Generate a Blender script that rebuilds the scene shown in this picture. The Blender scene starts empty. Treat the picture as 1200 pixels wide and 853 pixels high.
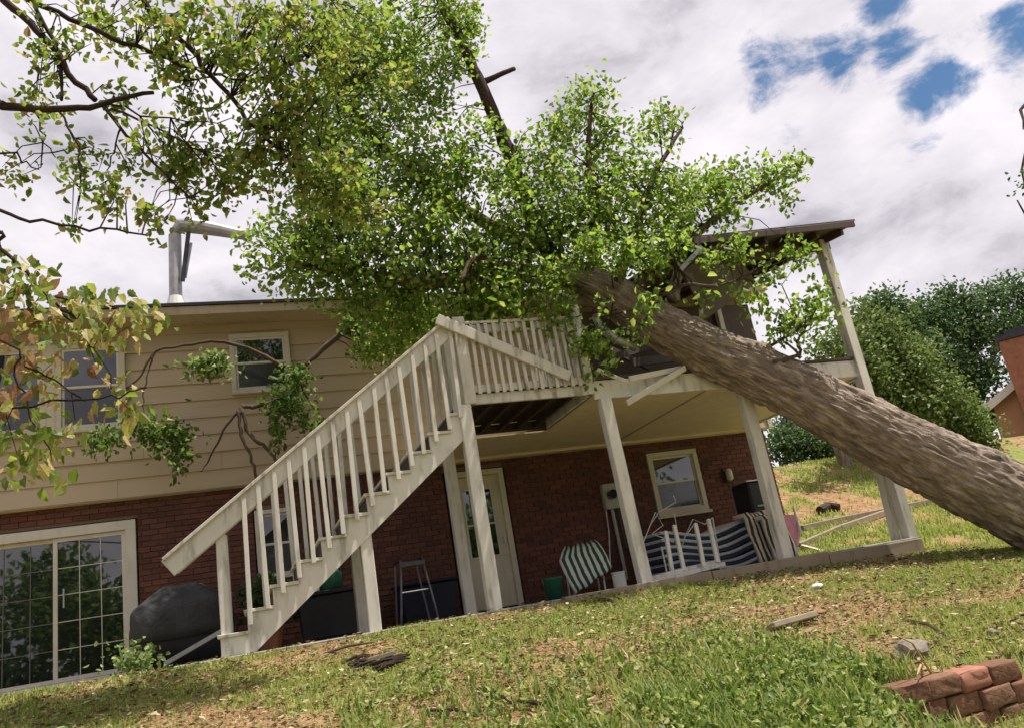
import bpy, bmesh, math, random
import numpy as np
from mathutils import Vector, Matrix
SC = bpy.context.scene
COL = SC.collection
rnd = random.Random(7)
RNG = np.random.default_rng(11)
# ------------------------------------------------------------------ camera
YAW, PITCH, ROLL = [math.radians(a) for a in (19.9, 16.56, 9.87)]
FPX = 938.6
cf = np.array([math.sin(YAW)*math.cos(PITCH), math.cos(YAW)*math.cos(PITCH), math.sin(PITCH)])
_r = np.array([math.cos(YAW), -math.sin(YAW), 0.0]); _u = np.cross(_r, cf)
cr = math.cos(ROLL)*_r - math.sin(ROLL)*_u
cu = math.sin(ROLL)*_r + math.cos(ROLL)*_u
cam_d = bpy.data.cameras.new('camera'); cam = bpy.data.objects.new('camera', cam_d); COL.objects.link(cam)
M = Matrix([[cr[i], cu[i], -cf[i], 0] for i in range(3)] + [[0, 0, 0, 1]])
cam.matrix_world = M
cam_d.sensor_width = 36; cam_d.lens = FPX/1200*36; cam_d.clip_start = .05; cam_d.clip_end = 2000
SC.camera = cam
def at(x, y, Y):                       # the place at depth Y seen at a point of the photograph
    d = (x-600)/FPX*cr - (y-426.5)/FPX*cu + cf
    return d*(Y/d[1])
# ------------------------------------------------------------------ sky and sun
SUN_DIR = Vector((.36, -.12, 1.0)).normalized()      # from the ground towards the sun
SC.view_settings.view_transform = 'Standard'; SC.view_settings.look = 'None'
SC.view_settings.exposure = 0.5; SC.view_settings.gamma = 1
world = bpy.data.worlds.new('World'); SC.world = world; world.use_nodes = True
def build_world():
    nt = world.node_tree; N = nt.nodes; L = nt.links; N.clear()
    out = N.new('ShaderNodeOutputWorld'); bg = N.new('ShaderNodeBackground')
    sky = N.new('ShaderNodeTexSky'); sky.sky_type = 'NISHITA'; sky.sun_disc = False
    sky.sun_elevation = math.asin(SUN_DIR.z); sky.sun_rotation = math.atan2(SUN_DIR.x, SUN_DIR.y)
    tc = N.new('ShaderNodeTexCoord')
    sep = N.new('ShaderNodeSeparateXYZ'); L.new(tc.outputs['Generated'], sep.inputs[0])
    def math_(op, a, b=None, c=None):
        n = N.new('ShaderNodeMath'); n.operation = op
        for i, v in enumerate((a, b, c)):
            if v is None: continue
            if isinstance(v, (int, float)): n.inputs[i].default_value = v
            else: L.new(v, n.inputs[i])
        return n.outputs[0]
    def noise(scale, detail, rough, dist=0, off=(0, 0, 0)):
        mp = N.new('ShaderNodeMapping'); mp.inputs['Location'].default_value = off; mp.inputs['Scale'].default_value = (1, 1, 1.9)
        L.new(tc.outputs['Generated'], mp.inputs[0])
        n = N.new('ShaderNodeTexNoise'); n.inputs['Scale'].default_value = scale; n.inputs['Detail'].default_value = detail
        n.inputs['Roughness'].default_value = rough; n.inputs['Distortion'].default_value = dist
        L.new(mp.outputs[0], n.inputs['Vector']); return n.outputs['Fac']
    n1 = noise(6.5, 11, .56, .35, (3.1, 1.7, 0)); n2 = noise(4.6, 9, .55, .25, (7.3, 2.2, .4)); n3 = noise(1.6, 3, .5, 0, (1.2, 4.4, 0)); n4 = noise(14, 9, .66, .3, (2.2, 8.1, 0))
    # thin places in the cloud deck
    hole = None
    for (px, py, k, amp) in ((900, 92, 420, 1.0), (945, 74, 700, .8), (990, 68, 420, 1.12), (1040, 66, 600, 1.0), (1075, 108, 560, 1.05), (1104, 90, 560, 1.05), (1030, 8, 600, 1.0), (1200, 38, 500, 1.0), (1080, 150, 900, .4), (920, 160, 600, .45), (1320, 40, 120, .9), (700, -260, 60, .8), (-500, -100, 60, .8), (1500, -300, 30, .8)):
        d = at(px, py, 1.0); d = d/np.linalg.norm(d)
        dot = N.new('ShaderNodeVectorMath'); dot.operation = 'DOT_PRODUCT'
        L.new(tc.outputs['Generated'], dot.inputs[0]); dot.inputs[1].default_value = d
        g = math_('MULTIPLY', math_('EXPONENT', math_('MULTIPLY', math_('SUBTRACT', dot.outputs['Value'], 1.0), k*2.0)), amp)
        hole = g if hole is None else math_('MAXIMUM', hole, g)
    cover = math_('ADD', math_('ADD', math_('MULTIPLY', n1, .5), math_('MULTIPLY', n4, .5)), math_('SUBTRACT', .17, math_('MULTIPLY', hole, .29)))
    mr = N.new('ShaderNodeMapRange'); mr.interpolation_type = 'SMOOTHSTEP'
    L.new(cover, mr.inputs[0]); mr.inputs[1].default_value = .36; mr.inputs[2].default_value = .535
    ramp = N.new('ShaderNodeValToRGB'); e = ramp.color_ramp.elements
    e[0].position = .36; e[0].color = (2.6, 2.5, 2.85, 1); e[1].position = .60; e[1].color = (7.2, 6.8, 7.2, 1)
    m = e.new(.47); m.color = (5.6, 5.3, 5.75, 1)
    L.new(math_('ADD', math_('ADD', math_('MULTIPLY', n2, .6), math_('MULTIPLY', n4, .15)), math_('MULTIPLY', n3, .25)), ramp.inputs[0])
    mix = N.new('ShaderNodeMix'); mix.data_type = 'RGBA'
    L.new(mr.outputs[0], mix.inputs['Factor']); L.new(ramp.outputs[0], mix.inputs['B'])
    sc = N.new('ShaderNodeVectorMath'); sc.operation = 'MULTIPLY'; sc.inputs[1].default_value = (.45, .62, .72)
    L.new(sky.outputs[0], sc.inputs[0]); L.new(sc.outputs[0], mix.inputs['A'])
    L.new(mix.outputs['Result'], bg.inputs[0]); bg.inputs[1].default_value = .1
    L.new(bg.outputs[0], out.inputs[0])
build_world()
sd = bpy.data.lights.new('sun', 'SUN'); sd.energy = 5.0; sd.angle = math.radians(.6); sd.color = (1, .94, .84)
so = bpy.data.objects.new('sun', sd); COL.objects.link(so); so.rotation_euler = SUN_DIR.to_track_quat('Z', 'Y').to_euler()

# ------------------------------------------------------------------ materials
class NT:
    def __init__(s, name, rough=.8, spec=.3):
        s.m = bpy.data.materials.new(name); s.m.use_nodes = True; s.t = s.m.node_tree
        s.b = s.t.nodes['Principled BSDF']; s.b.inputs['Roughness'].default_value = rough
        s.b.inputs['Specular IOR Level'].default_value = spec
    def n(s, k, **kw):
        x = s.t.nodes.new(k)
        for a, v in kw.items(): setattr(x, a, v)
        return x
    def l(s, a, b): s.t.links.new(a, b)
    def obj(s): return s.n('ShaderNodeTexCoord').outputs['Object']
    def noise(s, scale, detail=5, rough=.55, vec=None, stretch=None, dist=0):
        n = s.n('ShaderNodeTexNoise'); n.inputs['Scale'].default_value = scale; n.inputs['Detail'].default_value = detail
        n.inputs['Roughness'].default_value = rough; n.inputs['Distortion'].default_value = dist
        v = vec or s.obj()
        if stretch:
            mp = s.n('ShaderNodeMapping'); mp.inputs['Scale'].default_value = stretch; s.l(v, mp.inputs[0]); v = mp.outputs[0]
        s.l(v, n.inputs['Vector']); return n.outputs['Fac']
    def ramp(s, fac, stops):
        r = s.n('ShaderNodeValToRGB'); e = r.color_ramp.elements
        e[0].position, e[0].color = stops[0][0], (*stops[0][1], 1); e[1].position, e[1].color = stops[-1][0], (*stops[-1][1], 1)
        for p, c in stops[1:-1]: x = e.new(p); x.color = (*c, 1)
        s.l(fac, r.inputs[0]); return r.outputs[0]
    def mix(s, fac, a, b, mode='MIX'):
        m = s.n('ShaderNodeMix', data_type='RGBA', blend_type=mode)
        for k, v in (('Factor', fac), ('A', a), ('B', b)):
            if isinstance(v, (int, float)): m.inputs[k].default_value = v
            elif isinstance(v, tuple): m.inputs[k].default_value = (*v, 1)
            else: s.l(v, m.inputs[k])
        return m.outputs['Result']
    def math(s, op, a, b=None):
        n = s.n('ShaderNodeMath', operation=op)
        for i, v in enumerate((a, b)):
            if v is None: continue
            if isinstance(v, (int, float)): n.inputs[i].default_value = v
            else: s.l(v, n.inputs[i])
        return n.outputs[0]
    def step(s, v, a, b):
        n = s.n('ShaderNodeMapRange', interpolation_type='SMOOTHSTEP'); s.l(v, n.inputs[0])
        n.inputs[1].default_value = a; n.inputs[2].default_value = b; return n.outputs[0]
    def col(s, c):
        if isinstance(c, tuple): s.b.inputs['Base Color'].default_value = (*c, 1)
        else: s.l(c, s.b.inputs['Base Color'])
    def bump(s, h, strength=.4, dist=.01):
        b = s.n('ShaderNodeBump'); b.inputs['Strength'].default_value = strength; b.inputs['Distance'].default_value = dist
        s.l(h, b.inputs['Height']); s.l(b.outputs[0], s.b.inputs['Normal'])
    def rand(s):                        # one value per island and per object
        g = s.n('ShaderNodeNewGeometry').outputs['Random Per Island']; o = s.n('ShaderNodeObjectInfo').outputs['Random']
        return s.math('FRACT', s.math('ADD', g, o))
def plain(name, c, rough=.6, var=.12, scale=9, metal=0, spec=.3):
    t = NT(name, rough, spec); f = t.noise(scale, 6)
    t.col(t.ramp(f, [(.3, tuple(x*(1-var) for x in c)), (.7, tuple(min(1, x*(1+var)) for x in c))]))
    t.b.inputs['Metallic'].default_value = metal; t.bump(f, .12, .004); return t.m
def painted_wood(name, c, dirt=(.22, .2, .16), amount=.7):
    t = NT(name, .62, .35)
    a = t.noise(2.2, 8, .65); g = t.noise(9, 8, .6, stretch=(1, 1, .22)); f = t.noise(38, 4, .6, stretch=(1, 1, .12))
    base = t.ramp(a, [(.3, tuple(x*.86 for x in c)), (.65, c)])
    d = t.mix(t.math('MULTIPLY', t.step(g, .48, .72), amount), base, dirt)
    w = t.noise(26, 5, .7); d = t.mix(t.math('MULTIPLY', t.step(w, .66, .72), .75), d, (.2, .165, .125))
    t.col(d); t.bump(t.math('ADD', f, t.math('MULTIPLY', g, .6)), .35, .006); return t.m
MAT = {}
MAT['white_wood'] = painted_wood('weathered_white_paint', (.66, .635, .57))
MAT['old_white_wood'] = painted_wood('flaking_white_paint', (.58, .55, .485), (.2, .18, .12), .9)
MAT['white_trim'] = painted_wood('white_trim_paint', (.62, .595, .535), (.4, .37, .3), .3)
MAT['cream_trim'] = painted_wood('cream_trim_paint', (.56, .52, .41), (.36, .32, .24), .3)
MAT['door_paint'] = painted_wood('door_paint', (.60, .55, .43), (.34, .3, .22), .3)
MAT['ceiling'] = painted_wood('tan_ceiling_paint', (.70, .585, .385), (.42, .34, .22), .35)
MAT['fascia'] = painted_wood('tan_fascia_paint', (.42, .35, .26), (.2, .16, .12), .4)
MAT['raw_wood'] = painted_wood('grey_raw_lumber', (.27, .215, .15), (.14, .11, .08), .6)
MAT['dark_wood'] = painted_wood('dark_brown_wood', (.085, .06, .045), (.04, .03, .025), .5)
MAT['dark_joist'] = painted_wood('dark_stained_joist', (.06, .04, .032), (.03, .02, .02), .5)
t = NT('siding_paint', .7, .25); a = t.noise(.8, 6, .6); g = t.noise(7, 6, .6, stretch=(.08, 1, 1))
t.col(t.mix(t.math('MULTIPLY', t.step(g, .5, .8), .35), t.mix(t.math('MULTIPLY', t.rand(), .3), t.ramp(a, [(.3, (.425, .34, .245)), (.7, (.495, .40, .29))]), (.385, .31, .225)), (.28, .22, .15)))
t.bump(g, .18, .004); MAT['siding'] = t.m
t = NT('red_brick', .85, .2); r = t.rand(); a = t.noise(30, 5, .65); b = t.noise(1.3, 3)
c = t.ramp(r, [(0, (.085, .04, .031)), (.35, (.125, .051, .038)), (.7, (.165, .07, .05)), (1, (.105, .044, .04))])
c = t.mix(t.step(a, .5, .8), c, (.09, .04, .034)); c = t.mix(t.math('MULTIPLY', t.step(b, .42, .72), .45), c, (.075, .042, .034)); t.col(c)
t.bump(a, .5, .004); MAT['brick'] = t.m
t = NT('mortar', .95, .1); a = t.noise(60, 4); t.col(t.ramp(a, [(.3, (.14, .105, .085)), (.7, (.2, .155, .125))])); t.bump(a, .5, .004); MAT['mortar'] = t.m
def glass(name, c, rough=.02):
    t = NT(name, rough, .5); t.col(c); t.b.inputs['Coat Weight'].default_value = 1; t.b.inputs['Coat Roughness'].default_value = .01
    f = t.noise(1.7, 2); t.bump(f, .035, .02); t.b.inputs['IOR'].default_value = 1.7; return t.m
MAT['glass'] = glass('window_glass', (.012, .016, .02)); MAT['glass_screened'] = glass('screened_glass', (.012, .016, .022), .22); MAT['glass_screened'].node_tree.nodes['Principled BSDF'].inputs['Coat Weight'].default_value = .25; MAT['door_glass'] = glass('door_glass', (.010, .014, .014))
MAT['roof'] = plain('roof_shingle', (.09, .08, .075), .9, .3, 30)
MAT['metal_grey'] = plain('weathered_galvanised_metal', (.34, .33, .33), .5, .25, 6, .6)
MAT['dark_metal'] = plain('dark_metal', (.045, .045, .05), .45, .2, 8, .5)
MAT['white_metal'] = plain('white_enamel_metal', (.62, .62, .6), .4, .08)
MAT['steel'] = plain('dull_steel', (.42, .42, .42), .4, .12, 8, .8)
MAT['dark_steel'] = plain('shade_darkened_steel', (.12, .12, .125), .45, .2, 8, .6)  # walker steel, its colour darkened to stand for the gloom under the stair
MAT['dimmed_bar'] = plain('glass_dimmed_muntin_paint', (.13, .135, .13), .6, .1)  # trim colour darkened as if the glass dimmed these bars
MAT['meter'] = plain('grey_green_meter_paint', (.36, .38, .32), .55, .1)
MAT['black'] = plain('black_plastic', (.02, .02, .022), .5, .2)
MAT['concrete'] = plain('old_concrete', (.29, .27, .235), .9, .3, 5)
MAT['green_plastic'] = plain('green_plastic', (.018, .11, .065), .45, .1)
MAT['blue_plastic'] = plain('blue_plastic', (.006, .008, .025), .5, .1)
MAT['pink_cloth'] = plain('dusty_pink_fabric', (.48, .22, .27), .9, .15)
MAT['neighbour_wall'] = plain('orange_tan_siding', (.43, .23, .13), .8, .08, 2)
MAT['chimney_brick'] = plain('red_brown_chimney', (.26, .105, .065), .85, .25, 4)
MAT['neighbour_trim'] = plain('pale_trim', (.6, .55, .52), .7, .06)
MAT['terracotta'] = plain('terracotta', (.3, .13, .07), .8, .15)
MAT['tarp'] = None
t = NT('grey_tarp', .75, .25); a = t.noise(3, 6, .6); t.col(t.ramp(a, [(.3, (.034, .035, .037)), (.7, (.06, .062, .065))])); t.bump(t.noise(5, 6, .65, dist=.8), .7, .06); MAT['tarp'] = t.m
t = NT('tarp_lower', .6, .3); a = t.noise(3, 6, .6); t.col(t.ramp(a, [(.3, (.02, .02, .022)), (.7, (.035, .035, .04))])); MAT['tarp_dark'] = t.m
def striped(name, axis, period, ca, cb, duty=.5, skew=(0, 0, 0)):
    t = NT(name, .9, .1); sp = t.n('ShaderNodeSeparateXYZ'); t.l(t.n('ShaderNodeAttribute', attribute_name='bark_uv').outputs['Vector'], sp.inputs[0])
    v = sp.outputs[axis]; w = t.noise(6, 3)
    f = t.math('FRACT', t.math('ADD', t.math('DIVIDE', v, period), t.math('MULTIPLY', w, .35)))
    t.col(t.mix(t.step(f, duty-.04, duty+.04), ca, cb)); t.bump(t.noise(120, 2), .2, .002); return t.m
MAT['green_stripe'] = striped('green_white_stripe', 0, .085, (.56, .58, .52), (.03, .075, .055))
MAT['brown_stripe'] = striped('brown_white_stripe', 0, .075, (.62, .58, .5), (.07, .05, .04))
MAT['cushion_white'] = plain('cushion_white_fabric', (.52, .54, .56), .9, .1); MAT['cushion_navy'] = plain('cushion_navy_fabric', (.035, .05, .085), .9, .15)
def bark(name, c0, c1, scale=1):
    t = NT(name, .92, .15)
    u = t.n('ShaderNodeAttribute', attribute_name='bark_uv').outputs['Vector']
    a = t.noise(9*scale, 8, .68, u, (1, .3, 1), .5); b = t.noise(34*scale, 5, .65, u, (1, .5, 1)); d = t.noise(.9, 4, .6)
    c = t.ramp(a, [(.34, tuple(x*.5 for x in c0)), (.49, c0), (.66, c1)])
    c = t.mix(t.step(d, .55, .75), c, t.mix(.5, c, (.16, .15, .09)))
    t.col(c); t.bump(t.math('ADD', t.math('MULTIPLY', a, 1.6), t.math('MULTIPLY', b, .5)), 1, .03); return t.m
MAT['bark'] = bark('furrowed_bark', (.24, .19, .155), (.43, .36, .305)); MAT['branch'] = bark('thin_dark_bark', (.075, .05, .04), (.13, .095, .075), 2)
MAT['branch_light'] = bark('pale_branch_bark', (.17, .12, .085), (.3, .22, .16), 2)
def leaf(name, stops, trans=.5, rough=.5):
    t = NT(name, rough, .35); r = t.rand(); c = t.ramp(r, stops); t.col(c)
    tr = t.n('ShaderNodeBsdfTranslucent'); hs = t.n('ShaderNodeHueSaturation'); hs.inputs['Value'].default_value = 1.35; hs.inputs['Saturation'].default_value = 1.1
    t.l(c, hs.inputs['Color']); t.l(hs.outputs[0], tr.inputs['Color'])
    mx = t.n('ShaderNodeMixShader'); mx.inputs[0].default_value = trans
    t.l(t.b.outputs[0], mx.inputs[1]); t.l(tr.outputs[0], mx.inputs[2]); t.l(mx.outputs[0], t.t.nodes['Material Output'].inputs['Surface']); return t.m
MAT['leaf'] = leaf('fresh_green_leaf', [(0, (.085, .15, .03)), (.35, (.15, .235, .045)), (.7, (.225, .315, .065)), (1, (.36, .41, .125))], .62)
MAT['leaf_yellow'] = leaf('yellow_green_leaf', [(0, (.09, .14, .03)), (.4, (.17, .235, .05)), (.75, (.255, .315, .07)), (.93, (.38, .37, .11)), (1, (.24, .15, .07))], .55)
MAT['leaf_pale'] = leaf('pale_hanging_leaf', [(0, (.11, .18, .045)), (.5, (.21, .29, .09)), (1, (.36, .41, .2))], .35)
MAT['leaf_dark'] = leaf('dark_green_leaf', [(0, (.035, .07, .025)), (.5, (.06, .105, .038)), (1, (.11, .16, .055))])
MAT['leaf_mid'] = leaf('mid_green_leaf', [(0, (.07, .125, .03)), (.5, (.12, .195, .045)), (1, (.2, .275, .075))])
MAT['leaf_far'] = leaf('distant_tree_leaf', [(0, (.07, .11, .03)), (.5, (.115, .17, .045)), (1, (.2, .245, .075))], .35)
MAT['maple_green'] = leaf('broad_green_leaf', [(0, (.09, .15, .03)), (.5, (.2, .26, .06)), (1, (.36, .37, .12))], .45)
MAT['maple_yellow'] = leaf('broad_yellow_leaf', [(0, (.28, .28, .07)), (.5, (.42, .36, .13)), (1, (.5, .4, .2))], .45)
MAT['maple_red'] = leaf('broad_reddish_leaf', [(0, (.19, .09, .055)), (.5, (.30, .17, .10)), (1, (.40, .28, .17))], .4)
MAT['grass'] = leaf('lawn_grass', [(0, (.12, .175, .035)), (.45, (.225, .28, .06)), (.75, (.36, .37, .10)), (1, (.5, .45, .19))], .35, .7)
MAT['straw'] = leaf('dry_straw', [(0, (.3, .215, .11)), (.5, (.46, .36, .19)), (1, (.6, .5, .31))], .15, .8)
MAT['weed'] = leaf('lush_weed', [(0, (.08, .135, .03)), (.4, (.155, .225, .045)), (.75, (.27, .325, .085)), (1, (.42, .41, .17))], .4)
MAT['litter'] = leaf('dead_leaf_litter', [(0, (.09, .055, .03)), (.45, (.19, .12, .06)), (.8, (.33, .22, .12)), (1, (.55, .47, .34))], .1, .8)
t = NT('retaining_block', .92, .15); r = t.rand(); a = t.noise(28, 6, .65); c = t.ramp(r, [(0, (.165, .085, .055)), (.5, (.205, .105, .068)), (1, (.23, .14, .09))])
t.col(t.mix(t.step(a, .45, .75), c, (.10, .06, .042))); t.bump(a, .8, .012); MAT['block'] = t.m
MAT['block_red'] = plain('clay_red_block', (.30, .14, .095), .9, .2, 14)
MAT['stone'] = plain('grey_fieldstone', (.22, .185, .155), .9, .4, 12)
# ------------------------------------------------------------------ builders
ORG = {}
def v3(p): return np.array(p, float)
class MB:
    def __init__(s): s.v = []; s.f = []; s.uv = []; s.has = False
    def add(s, vs, fs, uv=None):
        o = len(s.v); s.v += [tuple(map(float, p)) for p in vs]; s.f += [tuple(i+o for i in f) for f in fs]
        if uv is not None: s.has = True; s.uv += [tuple(map(float, q)) for q in uv]
        else: s.uv += [(0., 0., 0.)]*len(vs)
    def box(s, lo, hi, jit=0):
        (a, b, c), (d, e, g) = lo, hi
        vs = [(x, y, z) for z in (c, g) for y in (b, e) for x in (a, d)]
        if jit: vs = [tuple(q+rnd.uniform(-jit, jit) for q in p) for p in vs]
        s.add(vs, [(0, 2, 3, 1), (4, 5, 7, 6), (0, 1, 5, 4), (2, 6, 7, 3), (0, 4, 6, 2), (1, 3, 7, 5)]); return s
    def bar(s, p, q, w, h, up=(0, 0, 1), roll=0):      # a board from p to q: w across, h along 'up'
        p, q = v3(p), v3(q); d = (q-p)/np.linalg.norm(q-p); up = v3(up)
        if abs(d@up) > .98: up = v3((0, 1, 0))
        a = np.cross(d, up); a /= np.linalg.norm(a); b = np.cross(a, d)
        if roll: a, b = a*math.cos(roll)+b*math.sin(roll), b*math.cos(roll)-a*math.sin(roll)
        vs = [c+sx*a*w/2+sz*b*h/2 for c in (p, q) for sz in (-1, 1) for sx in (-1, 1)]
        s.add(vs, [(0, 2, 3, 1), (4, 5, 7, 6), (0, 1, 5, 4), (2, 6, 7, 3), (0, 4, 6, 2), (1, 3, 7, 5)]); return s
    def tube(s, pts, rad, n=8, cap=True, rough=0):
        pts = [v3(p) for p in pts]; k = len(pts)
        if isinstance(rad, (int, float)): rad = [rad]*k
        ref = v3((.13, .31, .94)); vs = []; uv = []; L = 0
        for i, p in enumerate(pts):
            d = pts[min(i+1, k-1)]-pts[max(i-1, 0)]; d = d/(np.linalg.norm(d)+1e-9)
            a = np.cross(d, ref if abs(d@ref) < .95 else v3((1, 0, 0))); a /= np.linalg.norm(a); b = np.cross(d, a)
            if i: L += np.linalg.norm(p-pts[i-1])
            for j in range(n):
                t_ = 2*math.pi*j/n; r = rad[i]*(1+rnd.uniform(-rough, rough))
                vs.append(p+r*(a*math.cos(t_)+b*math.sin(t_)))
                uv.append((math.cos(t_)*.35, L, math.sin(t_)*.35))
        fs = [(i*n+j, i*n+(j+1) % n, (i+1)*n+(j+1) % n, (i+1)*n+j) for i in range(k-1) for j in range(n)]
        if cap: fs += [tuple(range(n))[::-1], tuple((k-1)*n+j for j in range(n))]
        s.add(vs, fs, uv); return s
    def prism(s, poly, axis, lo, hi):                   # polygon in the plane across 'axis'
        n = len(poly); ins = lambda p, t_: tuple(list(p[:axis])+[t_]+list(p[axis:]))
        vs = [ins(p, lo) for p in poly]+[ins(p, hi) for p in poly]
        s.add(vs, [tuple(range(n))[::-1], tuple(range(n, 2*n))]+[(i, (i+1) % n, n+(i+1) % n, n+i) for i in range(n)]); return s
    def lathe(s, c, prof, n=16):                        # profile of (radius, z) about a vertical axis
        vs = [(c[0]+r*math.cos(2*math.pi*j/n), c[1]+r*math.sin(2*math.pi*j/n), c[2]+z) for r, z in prof for j in range(n)]
        k = len(prof); fs = [(i*n+j, i*n+(j+1) % n, (i+1)*n+(j+1) % n, (i+1)*n+j) for i in range(k-1) for j in range(n)]
        fs += [tuple(range(n))[::-1], tuple((k-1)*n+j for j in range(n))]; s.add(vs, fs); return s
    def sheet(s, grid, us=0):                                  # grid[i][j] of points
        m, n = len(grid), len(grid[0]); s.add([p for row in grid for p in row], [(i*n+j, i*n+j+1, (i+1)*n+j+1, (i+1)*n+j) for i in range(m-1) for j in range(n-1)], [(j*us, i*us, 0) for i in range(m) for j in range(n)] if us else None); return s
    def build(s, name, mat, parent=None, smooth=False, bevel=0, solid=0):
        o0 = ORG.get(parent, v3((0, 0, 0))); me = bpy.data.meshes.new(name)
        me.from_pydata([tuple(v3(p)-o0) for p in s.v], [], s.f)
        if s.has:
            at_ = me.attributes.new('bark_uv', 'FLOAT_VECTOR', 'POINT'); at_.data.foreach_set('vector', np.array(s.uv, dtype=np.float32).ravel())
        bm = bmesh.new(); bm.from_mesh(me); bmesh.ops.recalc_face_normals(bm, faces=bm.faces)
        if smooth:
            for f in bm.faces: f.smooth = True
        bm.to_mesh(me); bm.free()
        o = link(name, me, mat, parent)
        if bevel:
            md = o.modifiers.new('bevel', 'BEVEL'); md.width = bevel; md.segments = 1; md.limit_method = 'ANGLE'
        if solid:
            md = o.modifiers.new('solid', 'SOLIDIFY'); md.thickness = solid; md.offset = 0
        return o
def link(name, me, mat, parent=None):
    if mat: me.materials.clear(); me.materials.append(MAT[mat])
    o = bpy.data.objects.new(name, me); COL.objects.link(o)
    if parent: o.parent = parent; ORG[o] = ORG[parent]
    else: ORG[o] = v3((0, 0, 0))
    return o
def piece(name, me, parent, loc, rot=(0, 0, 0), scale=None):   # an alike piece sharing mesh data
    o = bpy.data.objects.new(name, me); COL.objects.link(o); o.parent = parent
    o.location = tuple(v3(loc)-ORG[parent]); o.rotation_euler = rot
    if scale: o.scale = scale
    return o
def tag(o, label, cat, group=None):
    o['label'] = label; o['category'] = cat
    if group: o['group'] = group
    return o
def thing(name, label, cat, loc, group=None):
    o = bpy.data.objects.new(name, None); COL.objects.link(o); o.location = tuple(loc); o.empty_display_size = .2; ORG[o] = v3(loc)
    return tag(o, label, cat, group)
def structure(o): o['kind'] = 'structure'; return o
def stuff(o): o['kind'] = 'stuff'; return o
def np_mesh(name, V, tris, mat, parent=None, uv=None):
    """V (n,3), tris (m,3)"""
    me = bpy.data.meshes.new(name); V = np.asarray(V, float)
    if parent is not None: V = V-ORG[parent]
    me.vertices.add(len(V)); me.vertices.foreach_set('co', V.astype(np.float32).ravel())
    me.loops.add(tris.size); me.loops.foreach_set('vertex_index', tris.astype(np.int32).ravel())
    me.polygons.add(len(tris)); me.polygons.foreach_set('loop_start', np.arange(0, tris.size, tris.shape[1], dtype=np.int32))
    me.polygons.foreach_set('loop_total', np.full(len(tris), tris.shape[1], dtype=np.int32))
    me.update(calc_edges=True); me.validate()
    return link(name, me, mat, parent)
def vnoise(x, y, s, seed):                               # smooth value noise on a lattice
    r = np.random.default_rng(seed).random((64, 64)); x = np.asarray(x)/s+31.3; y = np.asarray(y)/s+17.7
    xi = np.floor(x).astype(int); yi = np.floor(y).astype(int); fx = x-xi; fy = y-yi; fx = fx*fx*(3-2*fx); fy = fy*fy*(3-2*fy)
    g = lambda a, b: r[a % 64, b % 64]
    return (g(xi, yi)*(1-fx)+g(xi+1, yi)*fx)*(1-fy)+(g(xi, yi+1)*(1-fx)+g(xi+1, yi+1)*fx)*fy
def leaves_mesh(P, size, axis=None, droop=.3, rng=RNG):
    """six-point folded leaves at P (n,3), each with its own direction"""
    n = len(P); size = np.broadcast_to(size, (n,))*rng.uniform(.7, 1.3, n)
    d = rng.normal(size=(n, 3)) if axis is None else axis+rng.normal(size=(n, 3))*.7
    d[:, 2] -= droop; d /= np.linalg.norm(d, axis=1)[:, None]
    w = rng.normal(size=(n, 3)); w[:, 2] *= .55; w -= (w*d).sum(1)[:, None]*d; w /= np.linalg.norm(w, axis=1)[:, None]
    nn = np.cross(d, w); s = size[:, None]
    fold = rng.uniform(.05, .3, n)[:, None]
    lift = nn*s*fold
    V = np.stack([P, P+d*s*.28+w*s*.29+lift, P+d*s*.66+w*s*.25+lift*.8-nn*s*.03, P+d*s-nn*s*.14, P+d*s*.66-w*s*.25+lift*.8-nn*s*.03, P+d*s*.28-w*s*.29+lift], 1).reshape(-1, 3)
    b = np.arange(n)[:, None]*6
    T = np.concatenate([b+np.array([[0, k, k+1]]) for k in (1, 2, 3, 4)], 1).reshape(-1, 3)
    return V, T
def sprays(centers, radii, count, spread=.11, per=7, rng=RNG):
    """leaf points: small sprays scattered through ellipsoids, thinner towards the rim"""
    w = np.prod(radii, axis=1)**(2/3); w = w/w.sum(); ns = count//per
    idx = rng.choice(len(centers), ns, p=w)
    q = rng.normal(size=(ns, 3)); q /= np.linalg.norm(q, axis=1)[:, None]; q *= (rng.random(ns)**.5)[:, None]*1.08
    c = centers[idx]+q*radii[idx]
    P = np.repeat(c, per, 0)+np.clip(rng.normal(size=(ns*per, 3)), -1.5, 1.5)*spread
    return P, c, idx
# ------------------------------------------------------------------ ground
def sstep(a, b, x): t_ = np.clip((np.asarray(x, float)-a)/(b-a), 0, 1); return t_*t_*(3-2*t_)
WALLX0 = 3.62
def wall_y(x): return 4.36+.10*(np.asarray(x)-WALLX0)
def gh(x, y):
    x = np.asarray(x, float); y = np.asarray(y, float)
    z = np.where(y < 8.8, -.03-.176*(8.8-np.clip(y, -2, 8.8)), -.05)
    z = z-.035*np.clip(x-3, 0, 7)*sstep(10.5, 8.6, y)
    yy = np.clip(y, 9.5, 18); hill = .033*(yy-9.5)**2*1.0+.03*np.clip(y-18, 0, 60)
    z = z+hill*sstep(8.3, 10.2, x)
    z = z+.03*(vnoise(x, y, .9, 3)-.5)*sstep(9.0, 7.8, y)+.035*(vnoise(x, y, .35, 4)-.5)*sstep(8.8, 7.5, y)
    low = sstep(WALLX0-.5, WALLX0, x)*(y < wall_y(x)-.02)*sstep(1.2, 2.6, y)
    return z-.3*low
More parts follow.
